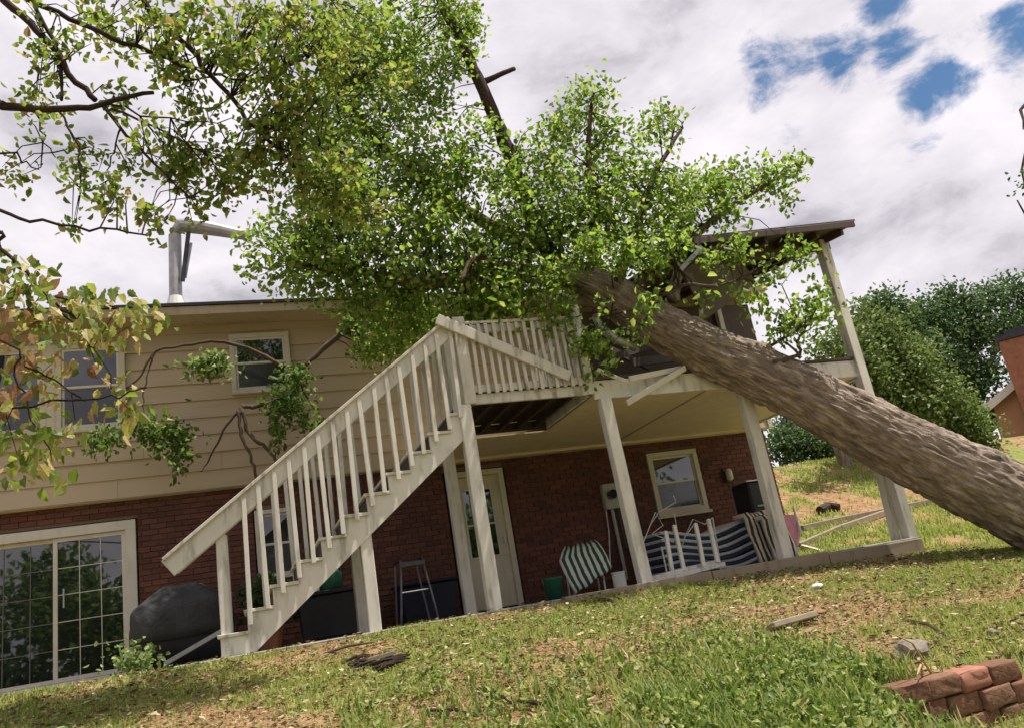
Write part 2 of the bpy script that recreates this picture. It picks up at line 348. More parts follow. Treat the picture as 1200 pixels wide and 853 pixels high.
def cover(x, y):
    """0 bare dirt or straw .. 1 green"""
    n = .5*vnoise(x, y, 1.0, 21)+.32*vnoise(x, y, .42, 22)+.18*vnoise(x, y, .17, 23)
    b = n-.02
    b = b+.22*np.exp(-(((x-2.9)/.9)**2+((y-4.3)/.75)**2))        # lush corner by the low wall
    b = b+.12*sstep(6.8, 8.3, x)                                  # greener to the right and beyond the patio
    b = b-.16*np.exp(-(((x-1.6)/1.1)**2+((y-5.6)/.5)**2))        # worn earth in the middle
    b = b-.18*np.exp(-(((x-4.6)/.9)**2+((y-6.6)/.8)**2))
    b = b-.28*np.exp(-(((x-11.6)/2.8)**2+((y-15.0)/2.3)**2))      # mulched bank beyond the porch
    return sstep(.36, .58, b)
def ground():
    xs = np.unique(np.concatenate([np.linspace(-300, -12, 14), np.arange(-12, -5, .5), np.arange(-5, 11, .06), np.arange(11, 22, .35), np.linspace(22, 300, 16)]))
    ys = np.unique(np.concatenate([np.linspace(-200, -4, 12), np.arange(-4, 2.4, .4), np.arange(2.4, 9.2, .06), np.arange(9.2, 24, .3), np.linspace(24, 400, 16)]))
    X, Y = np.meshgrid(xs, ys); Z = gh(X, Y); m, n = X.shape
    V = np.stack([X, Y, Z], -1).reshape(-1, 3); i = np.arange(m-1)[:, None]*n+np.arange(n-1)[None]
    T = np.stack([i, i+1, i+n+1, i+n], -1).reshape(-1, 4)
    t = NT('lawn_soil', .95, .1)
    cv = t.n('ShaderNodeAttribute', attribute_name='cover').outputs['Fac']
    n1 = t.noise(5, 8, .65); n2 = t.noise(42, 5, .7); n3 = t.noise(1.2, 4)
    dirt = t.ramp(n1, [(.3, (.16, .085, .045)), (.5, (.31, .175, .09)), (.7, (.43, .30, .17))])
    dirt = t.mix(t.step(n2, .5, .75), dirt, (.47, .37, .22)); dirt = t.mix(t.step(n2, .47, .36), dirt, (.07, .045, .028))
    gr = t.ramp(n1, [(.3, (.14, .165, .045)), (.55, (.235, .25, .075)), (.75, (.33, .31, .12))]); gr = t.mix(t.step(n2, .55, .8), gr, (.33, .29, .14))
    t.col(t.mix(cv, dirt, gr)); t.bump(t.math('ADD', n2, t.math('MULTIPLY', n1, 1.5)), .9, .03)
    MAT['soil'] = t.m
    o = np_mesh('ground', V, T, 'soil'); a = o.data.attributes.new('cover', 'FLOAT', 'POINT'); a.data.foreach_set('value', cover(X, Y).astype(np.float32).ravel())
    o.data.polygons.foreach_set('use_smooth', np.ones(len(T), bool)); structure(o); return o
ground()

# ------------------------------------------------------------------ house
WY = 12.3; SY = 12.12
HX0, HX1 = -6.4, 9.05
house = thing('house', 'two storey house with tan upper siding over red brick, fallen tree across it', 'house', (1.3, 16.5, 0))
OPEN = [(-3.58, -1.43, -.06, 2.03), (.1, .72, .9, 1.93), (2.98, 4.0, -.06, 2.17), (6.56, 7.58, 1.0, 2.12)]   # slider, small window, door, window
def in_open(a, b, c, d): return any(b > o[0] and a < o[1] and d > o[2] and c < o[3] for o in OPEN)
mb = MB()
# backing wall in strips around the openings
xs_ = sorted({HX0, HX1} | {o[0] for o in OPEN} | {o[1] for o in OPEN}); zs_ = sorted({-.1, 2.33} | {o[2] for o in OPEN} | {o[3] for o in OPEN})
for a, b in zip(xs_, xs_[1:]):
    spans = [(c, d) for c, d in zip(zs_, zs_[1:]) if not in_open(a+.01, b-.01, c+.01, d-.01)]
    merged = []
    for c, d in spans:
        if merged and abs(merged[-1][1]-c) < 1e-6: merged[-1][1] = d
        else: merged.append([c, d])
    for c, d in merged: mb.box((a, WY+.012, c), (b, WY+.25, d))
mb.box((HX1-.25, WY+.26, -.1), (HX1, 21, 2.33)); mb.box((HX0, WY+.26, -.1), (HX0+.25, 21, 2.33)); mb.box((HX0, 20.75, -.1), (HX1-.26, 21, 4.9))
mb.build('brick_backing', 'mortar', house)
BL, BH, J = .203, .066, .011
bricks = []; row = 0; z = -.08
while z+BH < 2.335:
    x = HX0+(0 if row % 2 else -(BL+J)/2)
    while x < HX1-.02:
        a, b = max(x, HX0), min(x+BL, HX1)
        for o in OPEN:                                    # cut bricks at the jambs
            if z+BH > o[2] and z < o[3] and b > o[0] and a < o[1]:
                if a < o[0]: b = o[0]-.004
                elif b > o[1]: a = o[1]+.004
                else: a = b
        if b-a > .03: bricks.append((a, b, z))
        x += BL+J
    z += BH+J; row += 1
full = [q for q in bricks if q[1]-q[0] > BL-.001]
def seen(q):
    x = (q[0]+q[1])/2
    return x > -1.45 and not (q[2] < .95 and x < .0)
full_seen = sorted([q for q in full if seen(q) and q[0] > -1.42], key=lambda q: (q[0]+.1-.6)**2*.35+(q[2]-1.35)**2*.2)[:300]
chosen = set(full_seen)
bmesh_v = []
for k in range(5):
    mb = MB(); mb.box((-BL/2, -.012, 0), (BL/2, .02, BH), .0022); me = bpy.data.meshes.new('brick'); me.from_pydata(mb.v, [], mb.f); me.materials.append(MAT['brick']); bmesh_v.append(me)
for q in full_seen: piece('brick', rnd.choice(bmesh_v), house, ((q[0]+q[1])/2, WY+rnd.uniform(-.003, .003), q[2]))
mb = MB()
for q in bricks:
    if q in chosen: continue
    d = rnd.uniform(-.003, .003); mb.box((q[0], WY-.012+d, q[2]), (q[1], WY+.02+d, q[2]+BH), .0015)
z = -.08; row = 0
while z+BH < 2.335:                                       # return round the right corner
    y = WY+.03+(0 if row % 2 else .1)
    while y < 16: mb.box((HX1-.02, y, z), (HX1+.012, y+BL, z+BH)); y += BL+J
    z += BH+J; row += 1
stuff(mb.build('brick_courses', 'brick', house))
# upper storey: sheathing and lapped boards
mb = MB(); mb.box((HX0, SY+.03, 2.335), (HX1+.05, SY+.2, 4.9)); mb.box((HX1-.2, SY+.21, 2.335), (HX1+.05, 20.7, 4.9)); mb.box((HX0, SY+.21, 2.335), (HX0+.2, 20.7, 4.9))
mb.build('upper_wall', 'siding', house)
mb = MB(); mb.box((HX0, SY+.012, 2.285), (HX1+.05, WY+.05, 2.33)); mb.build('overhang_soffit', 'cream_trim', house)
BZ = .262; nrow = 10; z0 = 2.295
for k in range(nrow):
    zb = z0+k*BZ; cuts = [HX0]+[HX0+1.1+((k*1.37) % 2.4)+3.66*i for i in range(5)]
    cuts = [c for c in cuts if c < HX1]+[HX1+.05]
    for a, b in zip(cuts, cuts[1:]):
        mb = MB(); sg = rnd.uniform(-.003, .003)
        mb.prism([(SY-.016+sg, zb+rnd.uniform(-.004, .004)), (SY+.028, zb), (SY+.028, zb+BZ+.012), (SY+.010+sg, zb+BZ+.012)], 0, a+.0015, b-.0015)
        mb.build('siding_board', 'siding', house)
z = z0
while z < 4.88:
    mb = MB(); mb.prism([(HX1+.078, z), (HX1+.052, z), (HX1+.052, z+BZ), (HX1+.06, z+BZ)], 1, SY+.04, 20.6); mb.build('siding_board', 'siding', house); z += BZ
mb = MB(); mb.box((HX1-.005, SY-.03, 2.29), (HX1+.09, SY+.035, 4.86)); mb.build('corner_trim', 'cream_trim', house, bevel=.004)
# roof
EY, EZ = 11.62, 4.93; RY, RZ = 16.5, 6.45
mb = MB(); mb.prism([(EY-.03, EZ), (EY-.03, EZ-.03), (RY, RZ-.03), (21.5, EZ-.03), (21.5, EZ), (RY, RZ)], 0, HX0-.4, HX1+.4); mb.build('roof', 'roof', house)
mb = MB(); mb.box((HX0-.4, EY, EZ-.165), (HX1+.4, EY+.03, EZ-.033)); mb.build('fascia', 'fascia', house, bevel=.004)
mb = MB(); mb.box((HX0-.4, EY+.031, EZ-.15), (HX1+.4, SY+.03, EZ-.13)); mb.build('soffit', 'fascia', house)
mb = MB(); mb.box((HX0-.4, EY-.035, EZ-.012), (HX1+.4, EY-.005, EZ+.012)); mb.build('drip_edge', 'dark_metal', house)
mb = MB()
for xx in (HX0+.1, HX1-.1): mb.prism([(SY+.2, 4.9), (20.7, 4.9), (RY, RZ-.05)], 0, xx-.08, xx+.08)
mb.build('gable_wall', 'siding', house)
def frame_boxes(mb, x0, x1, z0, z1, w, ya, yb, sill=0):
    mb.box((x0, ya, z1-w), (x1, yb, z1)); mb.box((x0, ya, z0), (x1, yb, z0+w)); mb.box((x0, ya+.001, z0+w), (x0+w, yb, z1-w)); mb.box((x1-w, ya+.001, z0+w), (x1, yb, z1-w))
def sash_window(x0, x1, z0, z1, yf, mat, parent, w=.065, inset=0, sillw=0):
    """double hung unit whose casing stands at yf"""
    mb = MB(); frame_boxes(mb, x0, x1, z0, z1, w, yf, yf+.075+inset); wn = mb.build('window', mat, parent, bevel=.004)
    zm = (z0+z1)/2; s = .032; a, b = x0+w, x1-w
    mb = MB(); frame_boxes(mb, a+.003, b-.003, zm-.012, z1-w-.003, s, yf+.018+inset, yf+.04+inset); mb.build('upper_sash', 'white_trim', wn)
    mb = MB(); frame_boxes(mb, a+.003, b-.003, z0+w+.003, zm+.016, s, yf+.041+inset, yf+.058+inset); mb.build('lower_sash', 'white_trim', wn)
    mb = MB(); mb.box((a+.03, yf+.028+inset, zm), (b-.03, yf+.032+inset, z1-w-.02)); mb.build('pane', 'glass', wn)
    mb = MB(); mb.box((a+.03, yf+.048+inset, z0+w+.02), (b-.03, yf+.052+inset, zm)); mb.build('pane', 'glass_screened', wn)
    if sillw: mb = MB(); mb.box((x0-.03, yf-.04, z0-.05), (x1+.03, yf+.03, z0-.002)); mb.build('sill', mat, wn, bevel=.004)
    return wn
YU = SY-.092
sash_window(-.065, .81, 3.64, 4.585, YU, 'cream_trim', house, .07)
sash_window(-2.39, -1.5, 3.26, 4.56, YU, 'cream_trim', house, .075)
sash_window(-3.42, -2.50, 3.26, 4.56, YU, 'cream_trim', house, .075)
mb = MB(); mb.box((-2.499, YU+.004, 3.26), (-2.392, YU+.06, 4.56)); mb.build('window_mullion', 'cream_trim', house)
sash_window(6.58, 7.56, 1.02, 2.10, WY-.03, 'cream_trim', house, .085, .03, 1)
sash_window(.12, .70, .92, 1.92, WY-.03, 'white_trim', house, .06, .03)
# sliding glass door
x0, x1, zt = -3.56, -1.45, 2.01
mb = MB(); mb.box((x0, WY-.035, zt-.13), (x1, WY+.1, zt)); mb.box((x0, WY-.034, .02), (x0+.13, WY+.1, zt-.13)); mb.box((x1-.13, WY-.034, .02), (x1, WY+.1, zt-.13)); mb.box((x0, WY-.06, -.06), (x1, WY+.1, .02))
sl = mb.build('sliding_door', 'white_trim', house, bevel=.004)
xm = -2.43
for k, (a, b, yy, gm) in enumerate(((x0+.133, xm+.045, .055, 0), (xm-.045, x1-.133, .012, 1))):
    mb = MB(); frame_boxes(mb, a, b, .024, zt-.133, .055 if k else .05, WY+yy, WY+yy+.04); mb.build('door_panel_frame', 'white_trim', sl, bevel=.003)
    mb = MB(); mb.box((a+.05, WY+yy+.018, .07), (b-.05, WY+yy+.024, zt-.18)); mb.build('pane', 'door_glass', sl)
    mb = MB()
    for i in (1, 2): xx = a+.055+(b-a-.11)*i/3; mb.box((xx-.005, WY+yy+.009, .08), (xx+.005, WY+yy+.0175, zt-.19))
    for i in range(1, 5): zz = .08+(zt-.27)*i/5; mb.box((a+.056, WY+yy+.0095, zz-.005), (b-.056, WY+yy+.0172, zz+.005))
    mb.build('muntin', 'white_trim' if k else 'dimmed_bar', sl)
mb = MB(); mb.box((xm+.075, WY-.012, .95), (xm+.095, WY+.011, 1.2)); mb.build('handle', 'steel', sl, bevel=.003)
# back door with a glazed storm door
x0, x1, zt = 3.02, 3.97, 2.15
mb = MB(); mb.box((x0, WY-.03, zt-.09), (x1, WY+.1, zt)); mb.box((x0, WY-.029, -.01), (x0+.085, WY+.1, zt-.09)); mb.box((x1-.085, WY-.029, -.01), (x1, WY+.1, zt-.09))
dr = mb.build('back_door', 'door_paint', house, bevel=.004)
a, b = x0+.088, x1-.088; ga, gb, gz0, gz1 = a+.14, b-.14, .78, 1.86
mb = MB(); mb.box((a, WY+.02, .01), (b, WY+.06, gz0)); mb.box((a, WY+.02, gz1), (b, WY+.06, zt-.093)); mb.box((a, WY+.02, gz0), (ga, WY+.06, gz1)); mb.box((gb, WY+.02, gz0), (b, WY+.06, gz1))
mb.build('door_leaf', 'door_paint', dr, bevel=.004)
mb = MB(); frame_boxes(mb, ga, gb, gz0, gz1, .022, WY+.008, WY+.03); mb.box((ga, WY+.004, 1.28), (gb, WY+.028, 1.305)); mb.build('glass_bead', 'white_trim', dr)
mb = MB(); mb.box((ga+.01, WY+.032, gz0+.01), (gb-.01, WY+.04, gz1-.01)); mb.build('pane', 'door_glass', dr)
mb = MB(); mb.lathe((b-.06, WY-.02, 0), [(.012, .96), (.016, 1.0), (.012, 1.06)], 8); mb.bar((b-.06, WY-.02, 1.04), (b-.06, WY+.02, 1.04), .014, .014); mb.bar((b-.06, WY-.02, .98), (b-.06, WY+.02, .98), .014, .014); mb.build('handle', 'steel', dr)
# service fittings on the brick
mb = MB(); mb.box((5.60, WY-.14, 1.24), (5.86, WY-.013, 1.66)); mt = mb.build('meter_box', 'meter', house, bevel=.01)
mb = MB(); mb.tube([(5.73, WY-.14, 1.47), (5.73, WY-.23, 1.47)], [.085, .075], 14); mb.build('meter_dial', 'glass', mt)
mb = MB(); mb.tube([(5.62, WY-.05, 1.24), (5.60, WY-.05, .9), (5.5, WY-.06, .35)], .012, 6); mb.build('ground_wire', 'steel', mt)
mb = MB(); mb.tube([(5.73, WY-.06, 1.24), (5.74, WY-.06, .1)], .028, 8); mb.build('conduit', 'meter', mt)
mb = MB(); mb.tube([(5.82, WY-.06, 1.24), (5.84, WY-.06, .6), (6.0, WY-.06, .45)], .018, 8); mb.build('conduit', 'dark_metal', mt)
mb = MB(); mb.box((7.99, WY-.05, 1.43), (8.12, WY-.013, 1.68)); lm = mb.build('wall_lamp', 'dark_metal', house, bevel=.008)
mb = MB(); mb.lathe((8.05, WY-.12, 1.45), [(.03, 0), (.06, .03), (.055, .17), (.02, .21)], 10); mb.build('lamp_glass', 'cream_trim', lm, smooth=True)
# bent flue on the roof
fl = thing('flue_pipe', 'bent grey metal flue pipe standing on the roof with its top folded over', 'flue pipe', (-.83, 13.6, 5.5))
c = at(206, 352, 13.6); tp = at(205, 276, 13.6)
mb = MB(); mb.tube([c-np.array([0, 0, .35]), c, tp], .105, 14); mb.build('pipe', 'metal_grey', fl, smooth=False)
mb = MB(); pts = [at(203, 274, 13.6), at(212, 265, 13.58), at(226, 265, 13.55), at(250, 269, 13.5), at(292, 277, 13.4)]
mb.tube(pts, [.075, .13, .14, .12, .085], 12); mb.build('folded_cap', 'metal_grey', fl)
mb = MB(); mb.bar(at(221, 272, 13.5), at(214, 330, 13.5), .07, .03); mb.build('torn_strip', 'dark_metal', fl)
mb = MB(); mb.bar(at(224, 285, 13.52), at(217, 326, 13.52), .045, .02); mb.build('torn_strip', 'metal_grey', fl)
mb = MB(); mb.tube([c-np.array([0, 0, .30]), c+np.array([0, 0, .05])], [.2, .12], 14); mb.build('flashing', 'white_metal', fl)
# ------------------------------------------------------------------ patio slab and timbers
mb = MB(); mb.box((-.75, 8.80, -.35), (8.42, WY+.01, -.012)); o = mb.build('patio', 'concrete', bevel=.01); structure(o)
pe = thing('patio_edging', 'grey timber boards edging the raised patio under the porch posts', 'edging', (5.8, 8.74, -.2))
for a, b in ((3.3, 5.2), (5.215, 6.9), (6.915, 8.42)):
    mb = MB(); mb.box((a, 8.72, -.2-.015*(a-3)), (b, 8.795, .002-.02*max(a-5, 0)), .008); mb.build('board', 'raw_wood', pe, bevel=.006)
# ------------------------------------------------------------------ stair and landing
FY = 8.94
st = thing('deck_staircase', 'white wooden staircase with landing rising along the house front', 'staircase', (1.5, 9.4, 0))
LX0, LX1, LY1, LZ0, LZ1 = 2.60, 4.23, 10.62, 2.35, 2.47
RISE, RUN, NS = LZ1/12, .265, 11
SX0 = LX0-NS*RUN                       # foot of the stair
def post(x, y, z0, z1, w, d, parent, name='post', mat='white_wood', lean=(0, 0)):
    mb = MB(); vs = []
    n = 5
    for i in range(n+1):
        k = i/n; cx, cy = x+lean[0]*k+rnd.uniform(-.003, .003), y+lean[1]*k; z = z0+(z1-z0)*k
        vs += [(cx-w/2, cy-d/2, z), (cx+w/2, cy-d/2, z), (cx+w/2, cy+d/2, z), (cx-w/2, cy+d/2, z)]
    fs = [(0, 3, 2, 1), (n*4, n*4+1, n*4+2, n*4+3)]+[(i*4+j, i*4+(j+1) % 4, i*4+4+(j+1) % 4, i*4+4+j) for i in range(n) for j in range(4)]
    mb.add(vs, fs); return mb.build(name, mat, parent, bevel=.008)
for yy in (FY-.02, 9.86):              # cut stringers
    poly = []
    for k in range(NS):
        poly += [(SX0+k*RUN, (k+1)*RISE-.035), (SX0+(k+1)*RUN, (k+1)*RISE-.035)] if k == 0 else [(SX0+k*RUN, k*RISE-.035), (SX0+k*RUN, (k+1)*RISE-.035)]
    poly = [(SX0, -.03)]
    for k in range(NS): poly += [(SX0+k*RUN, (k+1)*RISE-.036), (SX0+(k+1)*RUN, (k+1)*RISE-.036)]
    poly += [(LX0, LZ1-.01), (LX0+.02, LZ1-.01), (LX0+.02, LZ1-.42), (SX0+.30, -.03)]
    mb = MB(); mb.prism(poly, 1, yy, yy+.045); mb.build('stringer', 'white_wood', st)
for k in range(NS):
    mb = MB(); mb.box((SX0+k*RUN-.03, FY-.05, (k+1)*RISE-.035), (SX0+(k+1)*RUN, 9.93, (k+1)*RISE), .002); mb.build('tread', 'old_white_wood', st, bevel=.005)
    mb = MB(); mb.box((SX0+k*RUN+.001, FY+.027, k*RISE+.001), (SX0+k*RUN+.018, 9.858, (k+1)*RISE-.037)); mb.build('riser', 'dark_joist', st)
# sloping handrails
ra, rb = (-.76, .93), (2.50, 3.33)     # (x, z) of the rail's middle line
sl_ = (rb[1]-ra[1])/(rb[0]-ra[0]); railz = lambda x: ra[1]+sl_*(x-ra[0])
for yy, tone in ((FY-.03, 'white_wood'), (9.88, 'white_wood')):
    hh, dz = (.20, 0) if yy < 9.5 else (.085, .062)
    hr = MB().bar((ra[0]-.01, yy, railz(ra[0]-.01)+dz), (rb[0], yy, railz(rb[0])+dz), .045, hh).build('handrail', tone, st, bevel=.006)
    mb = MB(); off = .12; mb.bar((ra[0]-.05, yy, railz(ra[0]-.05)+off), (rb[0], yy, railz(rb[0])+off), .13, .034); mb.build('rail_cap', 'old_white_wood', hr, bevel=.005)
    post(SX0+.055, yy+.055, -.04, railz(SX0)+.06, .1, .06, st, 'newel_post')
    nb = 16
    for i in range(nb):
        x = SX0+.30+i*(LX0-SX0-.42)/(nb-1); zb = (x-SX0)/RUN*RISE-.03+RISE*.25
        j = rnd.uniform(-.012, .012)
        mb = MB(); mb.bar((x+j, yy-.035 if yy < 9.5 else yy-.035, zb), (x-j, yy-.035 if yy < 9.5 else yy-.035, railz(x)+.06), .046, .036, up=(0, 1, 0)); mb.build('baluster', tone, st, bevel=.004)
# landing
mb = MB(); mb.box((LX0, FY-.02, LZ0), (LX1, FY+.025, LZ1+.005)); mb.build('rim_board', 'old_white_wood', st, bevel=.005)
mb = MB(); mb.box((LX1-.045, FY+.026, LZ0), (LX1, LY1, LZ1)); mb.build('rim_board', 'white_wood', st)
mb = MB(); mb.box((LX0+.022, FY+.026, LZ0), (LX0+.067, LY1, LZ1)); mb.build('rim_board', 'white_wood', st)
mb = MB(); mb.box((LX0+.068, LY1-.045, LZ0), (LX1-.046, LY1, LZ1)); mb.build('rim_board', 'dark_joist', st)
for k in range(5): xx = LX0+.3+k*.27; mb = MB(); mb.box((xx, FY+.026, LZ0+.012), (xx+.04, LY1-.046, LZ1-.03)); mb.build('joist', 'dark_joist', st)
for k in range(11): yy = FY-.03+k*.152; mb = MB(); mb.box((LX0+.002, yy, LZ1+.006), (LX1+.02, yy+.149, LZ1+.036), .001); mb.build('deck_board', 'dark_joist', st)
ZR = 3.40
mb = MB(); mb.box((LX0-.03, FY-.06, ZR-.04), (LX1+.05, FY+.07, ZR), .003); mb.build('top_rail', 'old_white_wood', st, bevel=.005)
mb = MB(); mb.box((LX0+.1, FY-.03, ZR-.15), (LX1-.05, FY+.012, ZR-.042), .003); mb.build('upper_rail', 'old_white_wood', st, bevel=.005)
mb = MB(); mb.box((LX0+.1, FY-.045, LZ1+.02), (LX1-.05, FY-.005, LZ1+.11), .003); mb.build('lower_rail', 'old_white_wood', st, bevel=.005)
for i in range(15):
    x = LX0+.16+i*.1
    j = rnd.uniform(-.008, .008); mb = MB(); mb.bar((x+j, FY-.065, LZ1-.01), (x-j, FY-.055, ZR-.045), .044, .034, up=(0, 1, 0)); mb.build('baluster', 'old_white_wood', st, bevel=.004)
post(LX0+.02, FY, LZ0-.0, ZR+.06, .15, .14, st, 'newel_post', 'old_white_wood')
mb = MB(); mb.box((LX0-.055, FY+.075, LZ0-.12), (LX0-.015, FY+.52, ZR+.02)); mb.build('side_board', 'white_wood', st, bevel=.006)
post(LX1-.02, FY, LZ0, ZR+.16, .1, .1, st, 'newel_post', 'old_white_wood')
post(LX0+.055, 9.9, LZ1+.04, ZR, .1, .1, st, 'newel_post', 'white_wood')
post(LX1-.05, LY1-.06, LZ1+.04, ZR, .1, .1, st, 'newel_post', 'white_wood')
mb = MB(); mb.box((LX1-.09, FY+.08, ZR-.12), (LX1-.045, LY1-.12, ZR)); mb.build('side_rail', 'white_wood', st, bevel=.005)
for i in range(10): y = FY+.2+i*.14; mb = MB(); mb.bar((LX1-.03, y, LZ1+.04), (LX1-.03, y, ZR-.02), .035, .035); mb.build('baluster', 'white_wood', st)
post(LX0+.0, FY-.0, -.05, LZ0-.001, .15, .14, st, lean=(-.0, 0)).location.x -= .06
post(1.22, FY+.06, -.05, 1.16, .13, .13, st)
post(1.20, 9.82, -.02, 1.14, .12, .12, st)
post(2.67, LY1-.08, -.02, LZ0-.002, .14, .14, st)
# fallen cap board leaning across the landing rail
a, b = at(512, 374, FY-.13), at(668, 441, FY-.11)
mb = MB(); mb.bar(a, b, .035, .135, up=(.1, .0, 1)); tag(mb.build('loose_handrail_board', 'old_white_wood', bevel=.006), 'loose white handrail board slanting across the landing balusters', 'board')
# ------------------------------------------------------------------ covered porch
po = thing('covered_porch', 'two storey porch with tan ceiling and white posts crushed under the fallen trunk', 'porch', (6.4, 10.5, 0))
PX1 = 8.56; CZ = 2.325
mb = MB(); mb.box((LX1+.01, FY+.03, CZ), (PX1-.03, LY1+.1, CZ+.02)); mb.build('ceiling', 'ceiling', po)
mb = MB(); mb.box((2.35, LY1+.101, CZ+.001), (PX1-.03, SY-.018, CZ+.02)); mb.build('ceiling', 'ceiling', po)
mb = MB(); mb.box((2.35, SY-.017, CZ-.045), (PX1-.03, WY-.013, CZ-.002)); mb.build('ceiling_trim', 'ceiling', po)
for xx in (6.0,): mb = MB(); mb.box((xx-.03, FY+.04, CZ-.008), (xx+.012, SY-.02, CZ-.001)); mb.build('ceiling_batten', 'fascia', po)
mb = MB(); mb.box((LX1+.012, FY-.02, CZ-.045), (PX1, FY+.028, CZ+.2)); mb.build('beam', 'white_wood', po, bevel=.006)
mb = MB(); mb.box((PX1-.028, FY+.03, CZ-.03), (PX1+.02, WY+.1, CZ+.2)); mb.build('side_beam', 'white_wood', po, bevel=.006)
mb = MB(); mb.box((LX1+.03, FY-.05, CZ+.205), (PX1+.03, SY-.02, CZ+.24)); mb.build('deck_floor', 'dark_joist', po)
post(4.42, FY, -.05, CZ-.046, .15, .14, po, lean=(-.05, 0))
post(6.43, FY, -.12, CZ-.046, .16, .14, po)
post(8.44, FY, -.22, 4.42, .15, .15, po)
mb = MB(); mb.bar((8.3, FY+.12, -.2), (8.36, FY+.1, 1.0), .06, .12); mb.build('side_brace', 'white_wood', po)
# upper roof of the porch
def tilt(mb):
    mb.v = [(x, y, z-.085*(8.6-x)) for x, y, z in mb.v]; return mb
RY0, RY1 = 8.46, 11.65; rz = lambda y: 4.42+(y-RY0)*.13
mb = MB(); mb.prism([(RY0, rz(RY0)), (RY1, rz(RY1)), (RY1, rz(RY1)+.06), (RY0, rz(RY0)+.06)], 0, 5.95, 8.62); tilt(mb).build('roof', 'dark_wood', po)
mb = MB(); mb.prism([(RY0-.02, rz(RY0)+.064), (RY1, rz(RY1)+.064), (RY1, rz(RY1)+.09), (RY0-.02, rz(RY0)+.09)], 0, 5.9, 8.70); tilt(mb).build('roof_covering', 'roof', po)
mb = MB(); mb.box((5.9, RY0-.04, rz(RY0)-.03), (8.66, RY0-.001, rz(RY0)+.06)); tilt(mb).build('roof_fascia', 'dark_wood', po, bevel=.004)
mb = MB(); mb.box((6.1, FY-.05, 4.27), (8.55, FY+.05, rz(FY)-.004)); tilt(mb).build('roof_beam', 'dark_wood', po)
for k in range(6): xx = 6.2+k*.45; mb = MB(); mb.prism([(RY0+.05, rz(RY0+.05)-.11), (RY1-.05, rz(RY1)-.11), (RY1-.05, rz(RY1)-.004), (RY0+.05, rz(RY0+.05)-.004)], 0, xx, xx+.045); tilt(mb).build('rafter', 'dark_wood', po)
p0, p1, p2, p3 = at(848, 276, 8.5), at(797, 316, 8.6), at(824, 372, 9.6), at(884, 330, 10.4)
mb = MB(); n0 = np.cross(p1-p0, p3-p0); n0 /= np.linalg.norm(n0); mb.add([p0, p1, p2, p3]+[p+n0*.05 for p in (p0, p1, p2, p3)], [(0, 1, 2, 3), (7, 6, 5, 4), (0, 4, 5, 1), (1, 5, 6, 2), (2, 6, 7, 3), (3, 7, 4, 0)]); mb.build('broken_roof_panel', 'dark_wood', po)
mb = MB(); mb.bar(at(797, 317, 8.5), at(822, 290, 8.47), .05, .06); mb.build('broken_trim', 'metal_grey', po)
mb = MB(); mb.bar(at(819, 325, 9.4), at(822, 372, 9.4), .045, .045); mb.build('upper_stud', 'cream_trim', po)
mb = MB(); mb.box((5.2, 11.93, 2.6), (9.16, 11.96, 4.62)); mb.build('shade_panel', 'dark_wood', po)  # dark sheet added before the siding to stand in for deep shade
mb = MB(); mb.box((8.42, FY+.09, 3.36), (8.46, 11.79, 3.40)); mb.build('side_railing', 'dark_wood', po)
post(8.42, 11.85, 2.57, 4.75, .1, .1, po, 'rear_post')
# torn gutter and trim on the crushed edge
for pts, w, lab in (([(735, 472, 8.72), (803, 431, 8.8)], .075, 'white broken trim board hanging below the trunk, pointing down left'), ([(737, 444, 8.75), (798, 432, 8.85)], .07, 'white broken trim strip lying level under the trunk'), ([(700, 433, 8.74), (724, 443, 8.74), (736, 447, 8.74)], .05, 'short curled white strip beside the landing corner post')):
    mb = MB(); P = [at(*p) for p in pts]
    for a, b in zip(P, P[1:]): mb.bar(a, b, .03, w, up=(0, -.4, 1))
    tag(mb.build('broken_trim', 'white_trim', bevel=.005), lab, 'trim board', 'broken trim on the porch edge')
mb = MB(); P = [at(x, y, d) for x, y, d in ((697, 370, 9.1), (705, 385, 9.05), (722, 398, 9.0), (745, 408, 9.0))]; mb.tube(P, [.05, .06, .06, .05], 8); tag(mb.build('crushed_gutter', 'metal_grey', smooth=True), 'crushed grey gutter piece pinned under the trunk behind the landing', 'gutter')
for (x0, y0, x1, y1, d, w, lab) in ((715, 420, 775, 400, 9.5, .1, 'dark splintered board tilting up to the right under the trunk'), (740, 425, 800, 418, 9.6, .12, 'dark splintered board lying nearly level under the trunk, rightmost'), (705, 405, 760, 430, 9.8, .1, 'dark splintered board sloping down to the right under the trunk')):
    mb = MB(); mb.bar(at(x0, y0, d), at(x1, y1, d+.4), .04, w); tag(mb.build('broken_deck_board', 'dark_wood'), lab, 'board', 'splintered boards under the trunk')
# ------------------------------------------------------------------ things on the patio
def legs(mb, pts, z, r): 
    for p in pts: mb.tube([p, (p[0], p[1], z)], r, 6)
